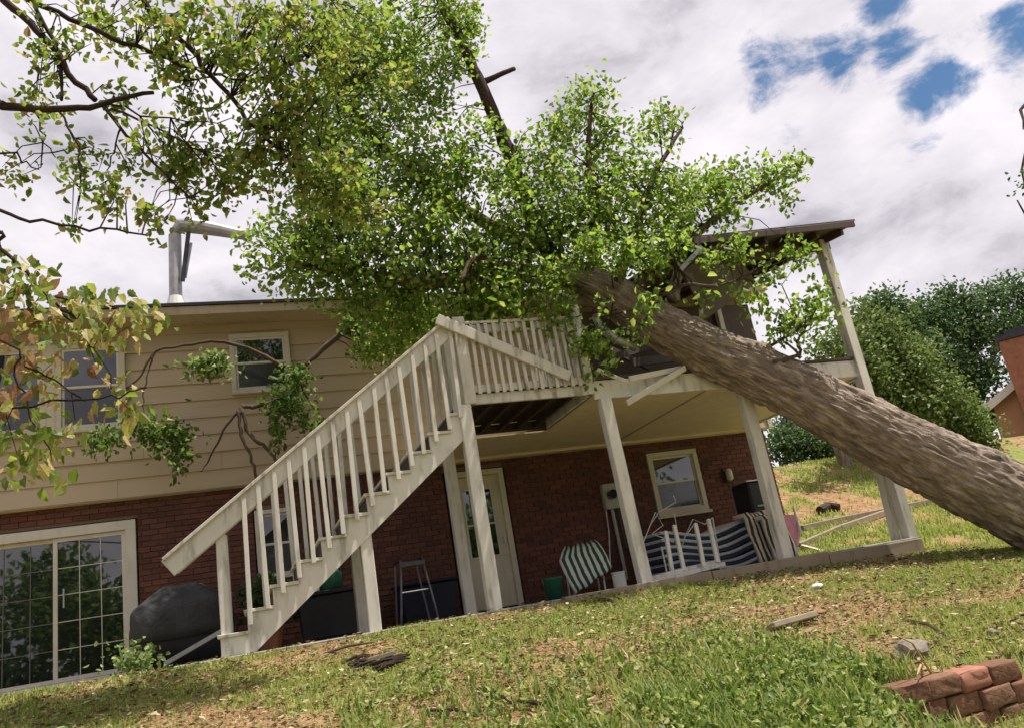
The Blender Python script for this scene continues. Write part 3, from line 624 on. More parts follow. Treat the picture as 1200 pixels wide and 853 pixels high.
# chair with a folded green striped cushion
ch = thing('patio_chair', 'low patio chair draped with a green and white striped cushion', 'chair', (4.4, 10.7, 0))
rows = [((662, 642, 10.95), (697, 634, 10.95)), ((659, 648, 10.75), (702, 638, 10.75)), ((656, 657, 10.6), (707, 645, 10.6)), ((660, 668, 10.5), (711, 652, 10.5)), ((667, 683, 10.42), (714, 658, 10.42)), ((674, 696, 10.36), (717, 665, 10.36))]
mb = MB(); g = []
for v, (a, b) in enumerate(rows): A, B_ = at(*a), at(*b); g.append([A+(B_-A)*u/12+np.array([0, .015*math.sin(u*1.3+v), .012*math.cos(u*1.1+v)]) for u in range(13)])
mb.sheet(g, .05); mb.build('cushion', 'green_stripe', ch, smooth=True, solid=.05)
for x, y in ((4.14, 10.55), (4.60, 10.55), (4.20, 10.9), (4.66, 10.9)): mb = MB(); mb.tube([(x, y, -.01), (x+.02, y+.02, .37)], .014, 6); mb.build('leg', 'steel', ch)
mb = MB(); mb.box((4.12, 10.56, .36), (4.66, 10.93, .39)); mb.build('seat_frame', 'dark_metal', ch)
bk = thing('bucket', 'green plastic bucket on the patio left of the striped chair', 'bucket', (3.84, 10.5, -.012))
mb = MB(); mb.lathe((3.84, 10.5, -.011), [(.10, 0), (.135, .25), (.145, .26), (.145, .285), (.13, .285), (.12, .26), (.09, .02)], 16); mb.build('body', 'green_plastic', bk, smooth=True)
mb = MB(); mb.tube([(3.84+.145*math.cos(t_), 10.5, .26-.12*math.sin(t_)) for t_ in np.linspace(0, math.pi, 9)], .005, 5); mb.build('handle', 'steel', bk)
pt = thing('paint_pail', 'small pale pail beside the middle porch post', 'pail', (4.72, 10.3, -.012))
mb = MB(); mb.lathe((4.72, 10.3, -.011), [(.085, 0), (.09, .02), (.09, .19), (.095, .2), (.095, .215), (.08, .215)], 16); mb.build('body', 'white_metal', pt)
mb = MB(); mb.tube([(4.72+.092*math.cos(t_), 10.3-.05*math.sin(t_), .17+.02*math.sin(t_)) for t_ in np.linspace(0, math.pi, 7)], .004, 5); mb.build('handle', 'steel', pt)
# striped cushions stacked flat
for k in range(6):
    c0 = thing('lounger_cushion', '', 'cushion', (6.55, 11.2, .03+k*.105), 'striped cushions stacked behind the fallen railing')
    c0['label'] = 'flat blue and white cushion, '+('lowest', 'second from the bottom', 'third from the bottom', 'third from the top', 'second from the top', 'topmost')[k]+' of the stack behind the fallen railing'
    z = .0+k*.105; wob = rnd.uniform(-.05, .05)
    for m_, (a, b) in (('cushion_navy', (.0, .058)), ('cushion_white', (.0585, .102))):
        g0, g1 = [], []
        for u in range(15):
            x = 5.72+wob+1.9*u/14; s_ = .05*math.sin(u*.55+k*.3)-.03*math.sin(u*.3); g0.append((x, s_+z+a)); g1.append((x, s_+z+b))
        mb = MB(); n = len(g0); vs = [(x, y, zz) for y in (10.75+wob*.6, 11.6) for (x, zz) in g0+g1]; q = 2*n
        fs = [(i, i+1, n+i+1, n+i) for i in range(n-1)]+[(q+i, q+n+i, q+n+i+1, q+i+1) for i in range(n-1)]+[(n+i, n+i+1, q+n+i+1, q+n+i) for i in range(n-1)]+[(i, q+i, q+i+1, i+1) for i in range(n-1)]+[(0, n, q+n, q), (n-1, q+n-1, q+2*n-1, 2*n-1)]
        mb.add(vs, fs); mb.build('cover' if m_ == 'cushion_navy' else 'white_band', m_, c0, bevel=.01)
# fallen railing section, bottom plate on the slab edge and balusters up
fr = thing('fallen_railing', 'broken white railing section with four balusters lying upright on the patio edge', 'railing', (5.2, 9.3, 0))
a, b = at(762, 682, 9.1), at(846, 661, 9.35)
mb = MB(); mb.bar(a, b, .14, .05); mb.bar(a+np.array([0, .05, .03]), b+np.array([0, .05, .04]), .05, .07); mb.build('bottom_rail', 'white_wood', fr, bevel=.005)
for (x0, y0, x1, y1) in ((788, 668, 780, 622), (802, 665, 790, 615), (825, 660, 815, 613), (841, 655, 830, 608)):
    mb = MB(); mb.bar(at(x0, y0+4, 9.25), at(x1, y1, 9.4), .05, .04, up=(0, 1, 0)); mb.build('baluster', 'white_wood', fr, bevel=.004)
wf = thing('wire_chair_frame', 'tangled thin white metal chair frame below the brick wall window', 'chair frame', (6.2, 10.2, 0))
for k, pts in enumerate(([(752, 640), (768, 600), (777, 615), (764, 625), (790, 635)], [(790, 600), (797, 640), (812, 608), (826, 614), (835, 606)], [(764, 612), (772, 600), (792, 588), (789, 580)], [(797, 648), (803, 628), (815, 612)])):
    mb = MB(); P = [at(x, y, 10.3+.15*math.sin(k+i)) for i, (x, y) in enumerate(pts)]; mb.tube(P, .007, 6); mb.build('wire', 'white_metal', wf)
mb = MB(); mb.tube([at(775, 640, 10.3), (at(775, 640, 10.3)[0], 10.3, -.01)], .012, 6); mb.tube([at(835, 606, 10.3), (at(835, 606, 10.3)[0], 10.4, -.01)], .012, 6); mb.build('leg', 'white_metal', wf)
# right end: dark grill box and striped cushions
gb_ = thing('patio_grill', 'black boxy grill standing against the brick near the right porch post', 'grill', (7.84, 11.3, 0))
mb = MB(); mb.box((7.62, 11.1, .72), (8.06, 11.6, 1.26)); mb.build('hood', 'black', gb_, bevel=.03)
mb = MB(); mb.box((7.64, 11.12, .05), (8.04, 11.58, .70)); mb.build('cabinet', 'black', gb_, bevel=.01)
mb = MB(); mb.box((7.60, 11.08, 1.261), (8.08, 11.62, 1.28)); mb.build('lid_edge', 'steel', gb_)
mb = MB(); mb.tube([(7.68, 11.06, .86), (8.0, 11.06, .86)], .013, 6); mb.build('handle', 'steel', gb_)
for x in (7.66, 7.98): mb = MB(); mb.tube([(x, 11.2, .05), (x+.04, 11.2, .05)], .06, 12); mb.build('wheel', 'black', gb_)
for k, (x0, x1, y, zb, zt, tilt) in enumerate(((7.0, 7.42, 10.35, -.005, .7, .2), (7.15, 7.52, 10.2, -.005, .62, .12))):
    mb = MB(); g = []
    for v in range(10):
        q = v/9; zz = zb+(zt-zb)*min(1, q*1.35); yy = y+tilt*q+(.0 if q < .74 else (q-.74)*.9)
        g.append([(x0+(x1-x0)*u/8+.015*math.sin(v+u*.8), yy+.02*math.sin(u*1.4+v*.7), zz+.02*math.sin(u)*(q > .6)) for u in range(9)])
    mb.sheet(g, .05); o = mb.build('striped_cushion', 'brown_stripe', smooth=True, solid=.07)
    tag(o, 'brown and white striped cushion folded over, nearest the right porch post' if k else 'brown and white striped cushion standing behind the folded one', 'cushion', 'brown striped cushions by the post')
lc = thing('folding_chair', 'pink and white folding chair edge peeking out right of the porch post', 'chair', (7.55, 10.8, 0))
P = [at(934, 645, 10.4), at(938, 622, 10.4), at(930, 596, 10.5)]; mb = MB(); mb.tube(P, .018, 6); mb.build('frame', 'white_metal', lc)
g = [[at(x+dx, y, 10.4+dx*.01) for dx in (-8, -2, 6)] for x, y in ((929, 642), (930, 625), (925, 603))]; mb = MB(); mb.sheet(g); mb.build('seat', 'pink_cloth', lc, solid=.02)
P = [at(930, 645, 10.6), at(926, 610, 10.7)]; mb = MB(); mb.tube(P, .014, 6); mb.build('leg', 'white_metal', lc)
# ------------------------------------------------------------------ things under the stair
tg = thing('covered_grill', 'grill under a grey tarp cover between the sliding door and the stair foot', 'covered grill', (-.85, 11.4, 0))
def cover_rows(levels, x0, x1, y0, y1, n=40):
    g = []
    for (z, gx, gy, wob) in levels:
        row = []
        for i in range(n+1):
            t_ = 2*math.pi*i/n; ct, s_ = math.cos(t_), math.sin(t_)
            k = (abs(ct)**5+abs(s_)**5)**(-1/5); w = 1+wob*math.sin(7*t_+z*9)+wob*.6*math.sin(13*t_+2)
            row.append(((x0+x1)/2+(x1-x0)/2*gx*ct*k*w, (y0+y1)/2+(y1-y0)/2*gy*s_*k*w, z+wob*.3*math.sin(5*t_)))
        g.append(row)
    return g
mb = MB(); mb.sheet(cover_rows([(.30, 1.0, 1, .02), (.42, 1.0, 1, .03), (.55, .99, .98, .03), (.66, .96, .96, .02), (.71, .9, .9, .02), (.84, .62, .6, .03), (.93, .4, .42, .05), (.95, .02, .02, 0)], -1.42, -.25, 10.9, 11.9)); mb.build('tarp', 'tarp', tg, smooth=True, solid=.01)
mb = MB(); mb.sheet(cover_rows([(0.0, .93, .9, .02), (.30, .95, .93, .01), (.34, .95, .93, .01)], -1.42, -.25, 10.9, 11.9)); mb.build('lower_cover', 'tarp_dark', tg, smooth=True, solid=.01)
mb = MB(); mb.bar((-1.0, 10.75, .03), (-.25, 10.6, .33), .05, .05); tag(mb.build('leaning_pole', 'steel'), 'grey pole leaning low in front of the covered grill', 'pole')
pl = thing('potted_plant', 'green leafy potted plant under the stair in front of the small window', 'potted plant', (.2, 11.3, 0))
mb = MB(); mb.lathe((.2, 11.3, 0), [(.13, 0), (.19, .3), (.21, .31), (.21, .35), (.17, .35), (.16, .3)], 14); mb.build('pot', 'terracotta', pl)
P, _, _ = sprays(np.array([[.2, 11.3, .62]]), np.array([[.34, .3, .3]]), 700, .05); V, T = leaves_mesh(P, .09); stuff(np_mesh('foliage', V, T, 'leaf_dark', pl))
ob = thing('patio_bin', 'dark storage bin under the stair beside the post', 'bin', (.95, 11.4, 0))
mb = MB(); mb.prism([(.62, 0), (1.42, 0), (1.48, .55), (.56, .55)], 1, 11.1, 11.7); mb.build('body', 'black', ob, bevel=.02)
mb = MB(); mb.box((.53, 11.07, .551), (1.51, 11.73, .60)); mb.build('lid', 'black', ob, bevel=.01)
gp = thing('garden_sprayer', 'green garden container with a white handle standing on the dark bin', 'container', (.95, 11.25, .6))
mb = MB(); mb.lathe((1.02, 11.3, .601), [(.12, 0), (.15, .02), (.15, .2), (.1, .28), (.04, .31)], 14); mb.build('body', 'green_plastic', gp, smooth=True)
mb = MB(); mb.bar((.83, 11.22, .60), (.86, 11.22, .86), .05, .03, up=(0, 1, 0)); mb.build('handle', 'white_metal', gp, bevel=.01)
wk = thing('walker', 'grey metal walking frame on the patio left of the back door', 'walker', (2.05, 11.2, 0))
for k, (xa, xb, y) in enumerate(((1.82, 1.92, 10.9), (2.32, 2.22, 10.9), (1.84, 1.92, 11.4), (2.30, 2.22, 11.4))): mb = MB(); mb.tube([(xa, y, -.01), (xb, y+.05, .78), (xb, y+.08, .82)], .015, 6); mb.build('leg', 'dark_steel', wk)
mb = MB(); mb.bar((1.9, 10.95, .76), (2.24, 10.95, .76), .05, .07); mb.build('front_bar', 'dark_steel', wk, bevel=.01)
for x in (1.92, 2.22): mb = MB(); mb.tube([(x, 10.98, .82), (x, 11.48, .82)], .02, 8); mb.build('hand_grip', 'black', wk)
mb = MB(); mb.tube([(1.87, 10.93, .4), (2.27, 10.93, .4)], .012, 6); mb.build('cross_brace', 'dark_steel', wk)
bb = thing('storage_tub', 'dark blue plastic tub behind the walking frame', 'tub', (2.35, 11.75, 0))
mb = MB(); mb.prism([(2.0, -.005), (2.72, -.005), (2.8, .5), (1.94, .5)], 1, 11.55, 12.05); mb.build('body', 'blue_plastic', bb, bevel=.02)
mb = MB(); mb.box((1.92, 11.53, .501), (2.82, 12.07, .54)); mb.build('lid', 'blue_plastic', bb, bevel=.01)
# ------------------------------------------------------------------ low block wall, bottom right
rw = thing('block_wall', 'low curved wall of rough reddish brown concrete blocks at the lawn corner', 'retaining wall', (4.2, 4.4, -1.1))
def block_mesh(mat, seed):
    r = random.Random(seed); bm = bmesh.new(); bmesh.ops.create_cube(bm, size=1); bmesh.ops.scale(bm, vec=(.27, .19, .118), verts=bm.verts)
    bmesh.ops.bevel(bm, geom=list(bm.edges), offset=.016, segments=2, affect='EDGES', profile=.6)
    bmesh.ops.subdivide_edges(bm, edges=[e for e in bm.edges if e.calc_length() > .05], cuts=2, use_grid_fill=True)
    for v in bm.verts: v.co += Vector((r.uniform(-.005, .005), r.uniform(-.009, .009), r.uniform(-.004, .004)))
    [setattr(f, 'smooth', True) for f in bm.faces]; me = bpy.data.meshes.new('block'); bm.to_mesh(me); bm.free(); me.materials.append(MAT[mat]); return me
BM = [block_mesh('block', k) for k in range(4)]+[block_mesh('block_red', 9)]
for c in range(4):
    for k in range(8):
        x = WALLX0+.06+k*.28+(.14 if c % 2 else 0)-.06; y = float(wall_y(x))-.07
        top = float(gh(x, y+.25)); z = -.83-.035*(x-3.6)-.045-c*.122
        if c == 0 and k > 3: continue
        if c >= 2 and k == 0 and c % 2 == 0: continue
        o = piece('block', BM[4] if (c == 0 and k in (2,)) else BM[rnd.randrange(4)], rw, (x+rnd.uniform(-.008, .008), y+rnd.uniform(-.02, .02), z), (rnd.uniform(-.03, .03), rnd.uniform(-.02, .02), rnd.uniform(-.05, .05)+.1))
def rock(x, y, s, label, mat='stone'):
    bm = bmesh.new(); bmesh.ops.create_icosphere(bm, subdivisions=3, radius=1)
    sd_ = rnd.random()*50
    from mathutils import noise as mn
    for v in bm.verts: v.co *= 1+.35*mn.noise(v.co*1.3+Vector((sd_, 0, 0)))+.08*mn.noise(v.co*4+Vector((0, sd_, 0)))
    for v in bm.verts: v.co = Vector((v.co.x*s, v.co.y*s*.8, v.co.z*s*.55))
    me = bpy.data.meshes.new('rock'); bm.to_mesh(me); bm.free(); o = link('rock', me, mat); o.location = (x, y, float(gh(x, y))+s*.25); o.rotation_euler = (0, 0, rnd.random()*6); return tag(o, label, 'rock')
rock(4.22, 4.75, .14, 'rounded grey fieldstone behind the top blocks of the low wall'); rock(4.0, 4.72, .07, 'small brown stone left of the grey fieldstone', 'block')
rock(2.15, 5.3, .06, 'pale orange stone on the bare earth in the middle of the lawn', 'terracotta'); rock(5.1, 4.9, .05, 'dark stone near the right end of the low wall')
rock(3.15, 3.95, .06, 'small brown stone half hidden in the weeds', 'stone')
# ------------------------------------------------------------------ debris on the lawn
def at_ground(px, py, lift=0):
    d = (px-600)/FPX*cr-(py-426.5)/FPX*cu+cf; t_ = np.arange(2.5, 30, .01); P = d[None]*t_[:, None]; k = np.argmax(P[:, 2] < gh(P[:, 0], P[:, 1])); p = P[k].copy(); p[2] = float(gh(p[0], p[1]))+lift; return p
a, b = at_ground(904, 742, .05), at_ground(956, 729, .06); mb = MB(); mb.bar(a, b, .11, .05, roll=.3); tag(mb.build('broken_board', 'raw_wood', bevel=.008), 'pale grey broken board lying on the lawn below the trunk shadow', 'board')
lg = thing('debris_pile', 'dark heap of broken twigs with a pale piece, on the lawn below the stair', 'debris', at_ground(443, 783))
for k in range(26):
    c = at_ground(443+rnd.uniform(-26, 26), 780+rnd.uniform(-5, 7)); an = rnd.uniform(-.6, .6); L = rnd.uniform(.1, .32); d = np.array([math.cos(an), math.sin(an), rnd.uniform(-.1, .25)])*L/2
    mb = MB(); mb.tube([c-d+[0, 0, .03], c+[0, 0, .05], c+d+[0, 0, .04]], [.012, .016, .006], 5); mb.build('twig', 'branch', lg)
mb = MB(); c = at_ground(448, 779); mb.bar(c+[-.12, 0, .06], c+[.12, .02, .08], .07, .03); mb.build('pale_chip', 'raw_wood', lg)
glarep = at_ground(958, 690); mb = MB(); g = []  # white shape added in place of a bright glare spot on the grass
for i in range(7):
    g.append([(glarep[0]+.06*math.cos(t_)*math.sin(math.pi*i/6)*(1+.35*math.sin(3*t_+i)), glarep[1]+.05*math.sin(t_)*math.sin(math.pi*i/6)*(1+.3*math.sin(5*t_)), glarep[2]+.03-.025*math.cos(math.pi*i/6)+.012*math.sin(4*t_+i)) for t_ in np.linspace(0, 2*math.pi, 13)])
mb.sheet(g); tag(mb.build('glare_spot', 'white_metal', smooth=True), 'small white stand-in for a glare spot on the grass below the right porch post', 'glare spot')
for k, (x0, y0, x1, y1, r, lab) in enumerate(((500, 838, 560, 846, .012, 'thin bare stick at the lawn bottom left of centre'), (600, 828, 668, 838, .014, 'brown stick on the bare earth near the bottom centre'), (560, 812, 600, 830, .01, 'short crooked stick above the bottom centre stick'), (380, 770, 440, 756, .012, 'straight twig lying in front of the stair post'), (838, 820, 905, 828, .008, 'thin twig lying across the weeds at the bottom'), (700, 705, 728, 711, .018, 'pale stick beside the patio edging'), (1060, 730, 1110, 750, .012, 'grey dry stick on the shaded ground near the low wall'))):
    a, b = at_ground(x0, y0, .03), at_ground(x1, y1, .03); m = (a+b)/2+np.array([rnd.uniform(-.03, .03), rnd.uniform(-.05, .05), .02]); mb = MB(); mb.tube([a, m, b], [r, r*1.1, r*.5], 6); tag(mb.build('stick', 'branch_light' if k in (5, 6, 3) else 'branch'), lab, 'stick')
for x0, y0, x1, y1, lab in ((1042, 740, 1110, 850, 'tall dry grass stem bending over the left end of the low wall'), (1075, 790, 1098, 853, 'shorter dry stem crossing in front of the low wall')):
    a, b = at_ground(x1, y1-2), at(x0, y0, 4.15); mb = MB(); mb.tube([a, (a+b)/2+np.array([.03, 0, .06]), b], [.008, .007, .003], 5); tag(mb.build('dry_stem', 'straw'), lab, 'stem')
# ------------------------------------------------------------------ bank timbers beyond the porch
for k, (pts, lab) in enumerate(((([937, 643], [985, 622], [1045, 601]), 'lower long timber edging on the mulched bank beyond the porch'), (([940, 622], [990, 611], [1093, 590]), 'upper long timber edging the mulched bank beyond the porch'))):
    mb = MB(); P = [at_ground(x, y, .05) for x, y in pts]
    for a, b in zip(P, P[1:]): mb.bar(a, b, .12, .12)
    tag(mb.build('bank_timber', 'raw_wood', bevel=.01), lab, 'timber', 'timbers edging the bank')
a, b = at_ground(936, 640, .03), at_ground(965, 648, .03); mb = MB(); mb.bar(a, b, .05, .04); tag(mb.build('short_board', 'cream_trim'), 'short pale board on the ground just right of the porch post', 'board')
P = [at_ground(x, y, .09) for x, y in ((962, 603), (972, 598), (985, 599))]; mb = MB(); mb.tube(P, [.09, .1, .08], 8, rough=.1); tag(mb.build('old_log', 'branch'), 'short dark log lying on the mulched bank', 'log')

# ------------------------------------------------------------------ lawn growth
def inframe(P, m=20):
    d = P@cf; x = 600+FPX*(P@cr)/d; y = 426.5-FPX*(P@cu)/d; return (d > .5) & (x > -m) & (x < 1200+m) & (y < 853+m) & (y > 300)
def blades(n, region, hgt, wid, mat, name, dens, seed, lie=0., kind='grass', spread_margin=130):
    r = np.random.default_rng(seed); x = r.uniform(region[0], region[1], n); y = r.uniform(region[2], region[3], n)
    ok = r.random(n) < dens(x, y); ok &= ~((x > -.8) & (x < 8.5) & (y > 8.72) & (y < 12.4)) & ~((x < 9.1) & (y > 12.2))
    P = np.stack([x, y, gh(x, y)], 1); ok &= inframe(P, spread_margin); P = P[ok]; n = len(P)
    h = hgt(P[:, 0], P[:, 1], r)*r.uniform(.5, 1.25, n); a = r.uniform(0, 2*math.pi, n); w = wid*r.uniform(.7, 1.4, n)
    side = np.stack([np.cos(a), np.sin(a), np.zeros(n)], 1); lean = np.stack([-np.sin(a), np.cos(a), np.zeros(n)], 1)
    k = r.uniform(.15, .9, n)[:, None]+lie; up = np.array([0, 0, 1.])
    d1 = (up*(1/(1+lie*1.5))+lean*k*.5)*h[:, None]*.55; d2 = d1+(up*(.8-lie*.9)+lean*(k+.3))*h[:, None]*.45
    P = P-[0, 0, .005]
    V = np.stack([P-side*w[:, None]/2, P+side*w[:, None]/2, P+d1-side*w[:, None]*.4, P+d1+side*w[:, None]*.4, P+d2], 1).reshape(-1, 3)
    b = np.arange(n)[:, None]*5; T = np.concatenate([b+np.array([[0, 1, 3]]), b+np.array([[0, 3, 2]]), b+np.array([[2, 3, 4]])], 1).reshape(-1, 3)
    o = np_mesh(name, V, T, mat); stuff(o); return o
LAWN = (-5, 11, 3.0, 9.0)
lush = lambda x, y: np.exp(-(((x-2.9)/.95)**2+((y-4.2)/.7)**2))
tag(blades(260000, LAWN, lambda x, y, r: .035+.045*vnoise(x, y, .6, 31)+.03*lush(x, y), .007, 'grass', 'lawn_grass', lambda x, y: .12+.88*cover(x, y), 5), 'uneven short green and yellow grass growing over the sloping lawn', 'grass')
tag(blades(120000, LAWN, lambda x, y, r: .06+.05*r.random(len(x)), .006, 'straw', 'dry_straw', lambda x, y: .5-.38*cover(x, y), 6, 1.1), 'dry straw and dead grass lying over bare lawn earth', 'straw')
tag(blades(60000, (8.4, 19, 9, 19), lambda x, y, r: .07+.06*r.random(len(x)), .018, 'grass', 'bank_grass', lambda x, y: .05+.7*cover(x, y), 8), 'grass on the bank rising beyond the porch', 'grass')
def weeds(n, seed):
    r = np.random.default_rng(seed); x = r.uniform(.6, 3.8, n); y = r.uniform(3.3, 6.2, n); ok = r.random(n) < (lush(x, y)*1.0+.10)*(.1+1.6*(vnoise(x, y, .33, 51)*.6+vnoise(x, y, .12, 52)*.4 > .52)); x, y = x[ok], y[ok]
    P = np.stack([x, y, gh(x, y)], 1); P = P[inframe(P, 80)]
    base = np.repeat(P, 6, 0); base = base+r.normal(size=base.shape)*[.02, .02, 0]; base[:, 2] += r.uniform(.005, .16, len(base)); return leaves_mesh(base, r.uniform(.022, .05, len(base)), np.array([0, 0, .35]), 0, r)
V, T = weeds(9000, 9); tag(stuff(np_mesh('weed_patch', V, T, 'weed')), 'lush broad leaved weeds filling the lawn bottom beside the low wall', 'weeds')
tag(blades(60000, (.5, 3.9, 3.2, 6.3), lambda x, y, r: .09+.13*r.random(len(x)), .010, 'weed', 'tall_grass', lambda x, y: (lush(x, y)+.06)*(.15+.85*(vnoise(x, y, .3, 53) > .45)), 12), 'taller fresh grass tufts among the weeds at the lawn bottom', 'grass')
def scatter_leaves(n, seed, size, mat, name, label, dens=None):
    r = np.random.default_rng(seed); x = r.uniform(-4, 9, n); y = r.uniform(3.2, 8.75, n); P = np.stack([x, y, gh(x, y)+r.uniform(.01, .05, n)], 1); ok = inframe(P, 40)
    if dens is not None: ok &= r.random(n) < dens(x, y)
    P = P[ok]; V, T = leaves_mesh(P, size, np.array([0., 0, 0]), 0, r); V = V.reshape(-1, 6, 3); V[:, :, 2] = P[:, None, 2]+(V[:, :, 2]-P[:, None, 2])*.45; tag(stuff(np_mesh(name, V.reshape(-1, 3), T, mat)), label, 'leaves')
scatter_leaves(15000, 3, .055, 'litter', 'leaf_litter', 'brown dead leaves and chips scattered over the lawn')
scatter_leaves(9000, 4, .06, 'leaf_pale', 'fallen_leaves', 'fresh green leaves knocked down over the lawn', lambda x, y: .12+.8*(vnoise(x, y, .7, 41) > .52))
# pale leafy weed by the sliding door
wp = thing('door_weed', 'pale yellow green weed growing beside the sliding door corner', 'weed', (-1.25, 8.9, -.05))
cpt = at(158, 775, 9.3); r_ = np.random.default_rng(5); P = cpt+r_.normal(size=(240, 3))*[.13, .1, .10]; V, T = leaves_mesh(P, .06, None, .1, r_); stuff(np_mesh('foliage', V, T, 'leaf_pale', wp))
mb = MB()
for k in range(7): b = cpt+np.array([rnd.uniform(-.15, .15), rnd.uniform(-.1, .1), rnd.uniform(0, .12)]); mb.tube([(cpt[0]+rnd.uniform(-.05, .05), cpt[1], float(gh(cpt[0], cpt[1]))-.02), b], [.006, .003], 4)
mb.build('stem', 'weed', wp)

# ------------------------------------------------------------------ trees
def curve_pts(P, n):                                     # smooth path through points
    P = np.array(P); k = len(P); out = []
    for i in range(k-1):
        p0, p1, p2, p3 = P[max(i-1, 0)], P[i], P[i+1], P[min(i+2, k-1)]
        for t_ in np.linspace(0, 1, n, endpoint=False):
            out.append(.5*((2*p1)+(-p0+p2)*t_+(2*p0-5*p1+4*p2-p3)*t_*t_+(-p0+3*p1-3*p2+p3)*t_**3))
    out.append(P[-1]); return np.array(out)
def limb(mb, P, r0, r1, n=4, sides=7, wob=.02, rough=.06):
    C = curve_pts(P, n); m = len(C); C[1:-1] += RNG.normal(size=(m-2, 3))*wob; mb.tube(C, list(np.linspace(r0, r1, m)), sides, rough=rough); return C
def twigs(mb, src, targets, r, frac=1.0):
    """thin shoots running from the nearest limb points out to the leaf sprays"""
    for t_ in targets:
        if rnd.random() > frac: continue
        d = np.linalg.norm(src-t_, axis=1); j = np.argsort(d)[:4]; a = src[rnd.choice(list(j))]
        if np.linalg.norm(a-t_) > 1.5: continue
        m = (a+t_)/2+RNG.normal(size=3)*.08*np.linalg.norm(a-t_)+np.array([0, 0, .05]); mb.tube([a, m, t_], [r*1.3, r, r*.35], 4, False)
# --- the fallen tree
ft = thing('fallen_tree', 'huge uprooted tree with thick furrowed trunk fallen across porch and house', 'tree', (9.8, 7.75, -.3))
tp_ = [at(1420, 712, 7.1), at(1310, 652, 7.45), at(1180, 584, 7.85), at(1050, 519, 8.2), at(930, 456, 8.5), at(830, 411, 8.72), at(760, 375, 8.95), at(705, 338, 9.2), at(650, 318, 9.5)]
C = curve_pts(tp_, 44); m = len(C)
seg = np.concatenate([[0], np.cumsum(np.linalg.norm(np.diff(C, axis=0), axis=1))])
rad = np.interp(seg, [0, 1.1, 2.2, 3.6, 5.0, 6.1, 7.0, 7.8, seg[-1]], [.60, .54, .50, .46, .405, .36, .325, .29, .23])
nn = 190; Vt = []; UV = []
ang = np.linspace(0, 2*math.pi, nn, endpoint=False)
for i in range(m):
    d = C[min(i+1, m-1)]-C[max(i-1, 0)]; d /= np.linalg.norm(d); a = np.cross(d, [0, 0, 1.]); a /= np.linalg.norm(a); b = np.cross(d, a)
    u = ang/(2*math.pi)*64+.9*math.sin(seg[i]*2.3)*0; L = seg[i]
    # furrowed bark: interlacing long ridges
    uw = u+1.3*(vnoise(u, np.full(nn, L*3.1), 3.1, 66)-.5)+L*.9
    w1 = vnoise(uw, np.full(nn, L*5.5), 1.25, 61); w2 = vnoise(uw, np.full(nn, L*11), .7, 62); w3 = vnoise(u, np.full(nn, L*1.6), 5, 63); w4 = vnoise(uw*1.7, np.full(nn, L*8), 1.0, 64)
    fur = np.clip(1-np.abs(2*w1-1)*1.5, 0, 1)+.6*np.clip(1-np.abs(2*w4-1)*1.8, 0, 1); seam = np.minimum(u, 64-u); fade = np.clip(seam/2, 0, 1)
    disp = (-.030*fur+.018*(w2-.5)+.05*(w3-.5))*fade
    for (ka, kl, ks, kh) in ((3.9, 2.9, .10, .06), (4.6, 4.3, .08, .05), (3.4, 5.2, .09, .05), (5.2, 3.6, .07, -.05), (4.2, 6.0, .1, .06), (4.9, 2.2, .08, .05)):
        rd = np.hypot((np.angle(np.exp(1j*(ang-ka))))*rad[i], (L-kl)*.8); disp = disp+kh*np.exp(-(rd/ks)**2)-.5*kh*np.exp(-(rd/(ks*.35))**2)
    rr = rad[i]+disp
    Vt.append(C[i]+np.cos(ang)[:, None]*a*rr[:, None]+np.sin(ang)[:, None]*b*rr[:, None]); UV.append(np.stack([np.cos(ang)*rad[i], np.full(nn, L), np.sin(ang)*rad[i]], 1))
Vt = np.concatenate(Vt); UV = np.concatenate(UV); i_ = (np.arange(m-1)[:, None]*nn+np.arange(nn)[None]); j_ = (np.arange(m-1)[:, None]*nn+(np.arange(nn)[None]+1) % nn)
Tq = np.stack([i_, j_, j_+nn, i_+nn], -1).reshape(-1, 4)
o = np_mesh('trunk', Vt, Tq, 'bark', ft); a = o.data.attributes.new('bark_uv', 'FLOAT_VECTOR', 'POINT'); a.data.foreach_set('vector', UV.astype(np.float32).ravel()); o.data.polygons.foreach_set('use_smooth', np.ones(len(Tq), bool))
mb = MB()
for k in range(9): t_ = k*.7; mb.tube([C[3], C[0]+[.4+.2*math.cos(t_*2), .7*math.cos(t_), .7*math.sin(t_)], C[0]+[.9, 1.3*math.cos(t_), 1.1*math.sin(t_)-.1]], [.2, .11, .03], 7, rough=.1)
mb.build('root', 'bark', ft)
SRC = [C[int(m*.8):]]
def branch(pts, r0, r1, mat='branch_light', parent=ft, sides=9, n=5, wob=.007, collect=SRC):
    mb = MB(); c = limb(mb, [at(*p) if abs(p[0]) > 30 else v3(p) for p in pts], r0, r1, n, sides, wob); mb.build('limb', mat, parent, smooth=True); collect.append(c); return c
branch([(660, 320, 9.45), (628, 268, 9.5), (600, 190, 9.45), (572, 120, 9.35), (545, 60, 9.3), (515, 0, 9.25), (480, -70, 9.2)], .125, .06, 'branch', n=6)
branch([(563, 97, 9.34), (580, 91, 9.25), (603, 81, 9.2)], .05, .03, 'branch')
branch([(665, 325, 9.4), (590, 320, 9.6), (500, 330, 9.7), (420, 320, 9.7), (340, 310, 9.6)], .15, .04)
branch([(620, 290, 9.6), (520, 230, 9.9), (430, 150, 9.9), (380, 60, 9.8)], .11, .03)
branch([(690, 330, 9.2), (700, 260, 9.0), (690, 180, 9.0), (695, 110, 9.0)], .09, .02)
branch([(720, 345, 9.0), (745, 270, 8.8), (770, 200, 8.9), (800, 150, 8.9)], .08, .02)
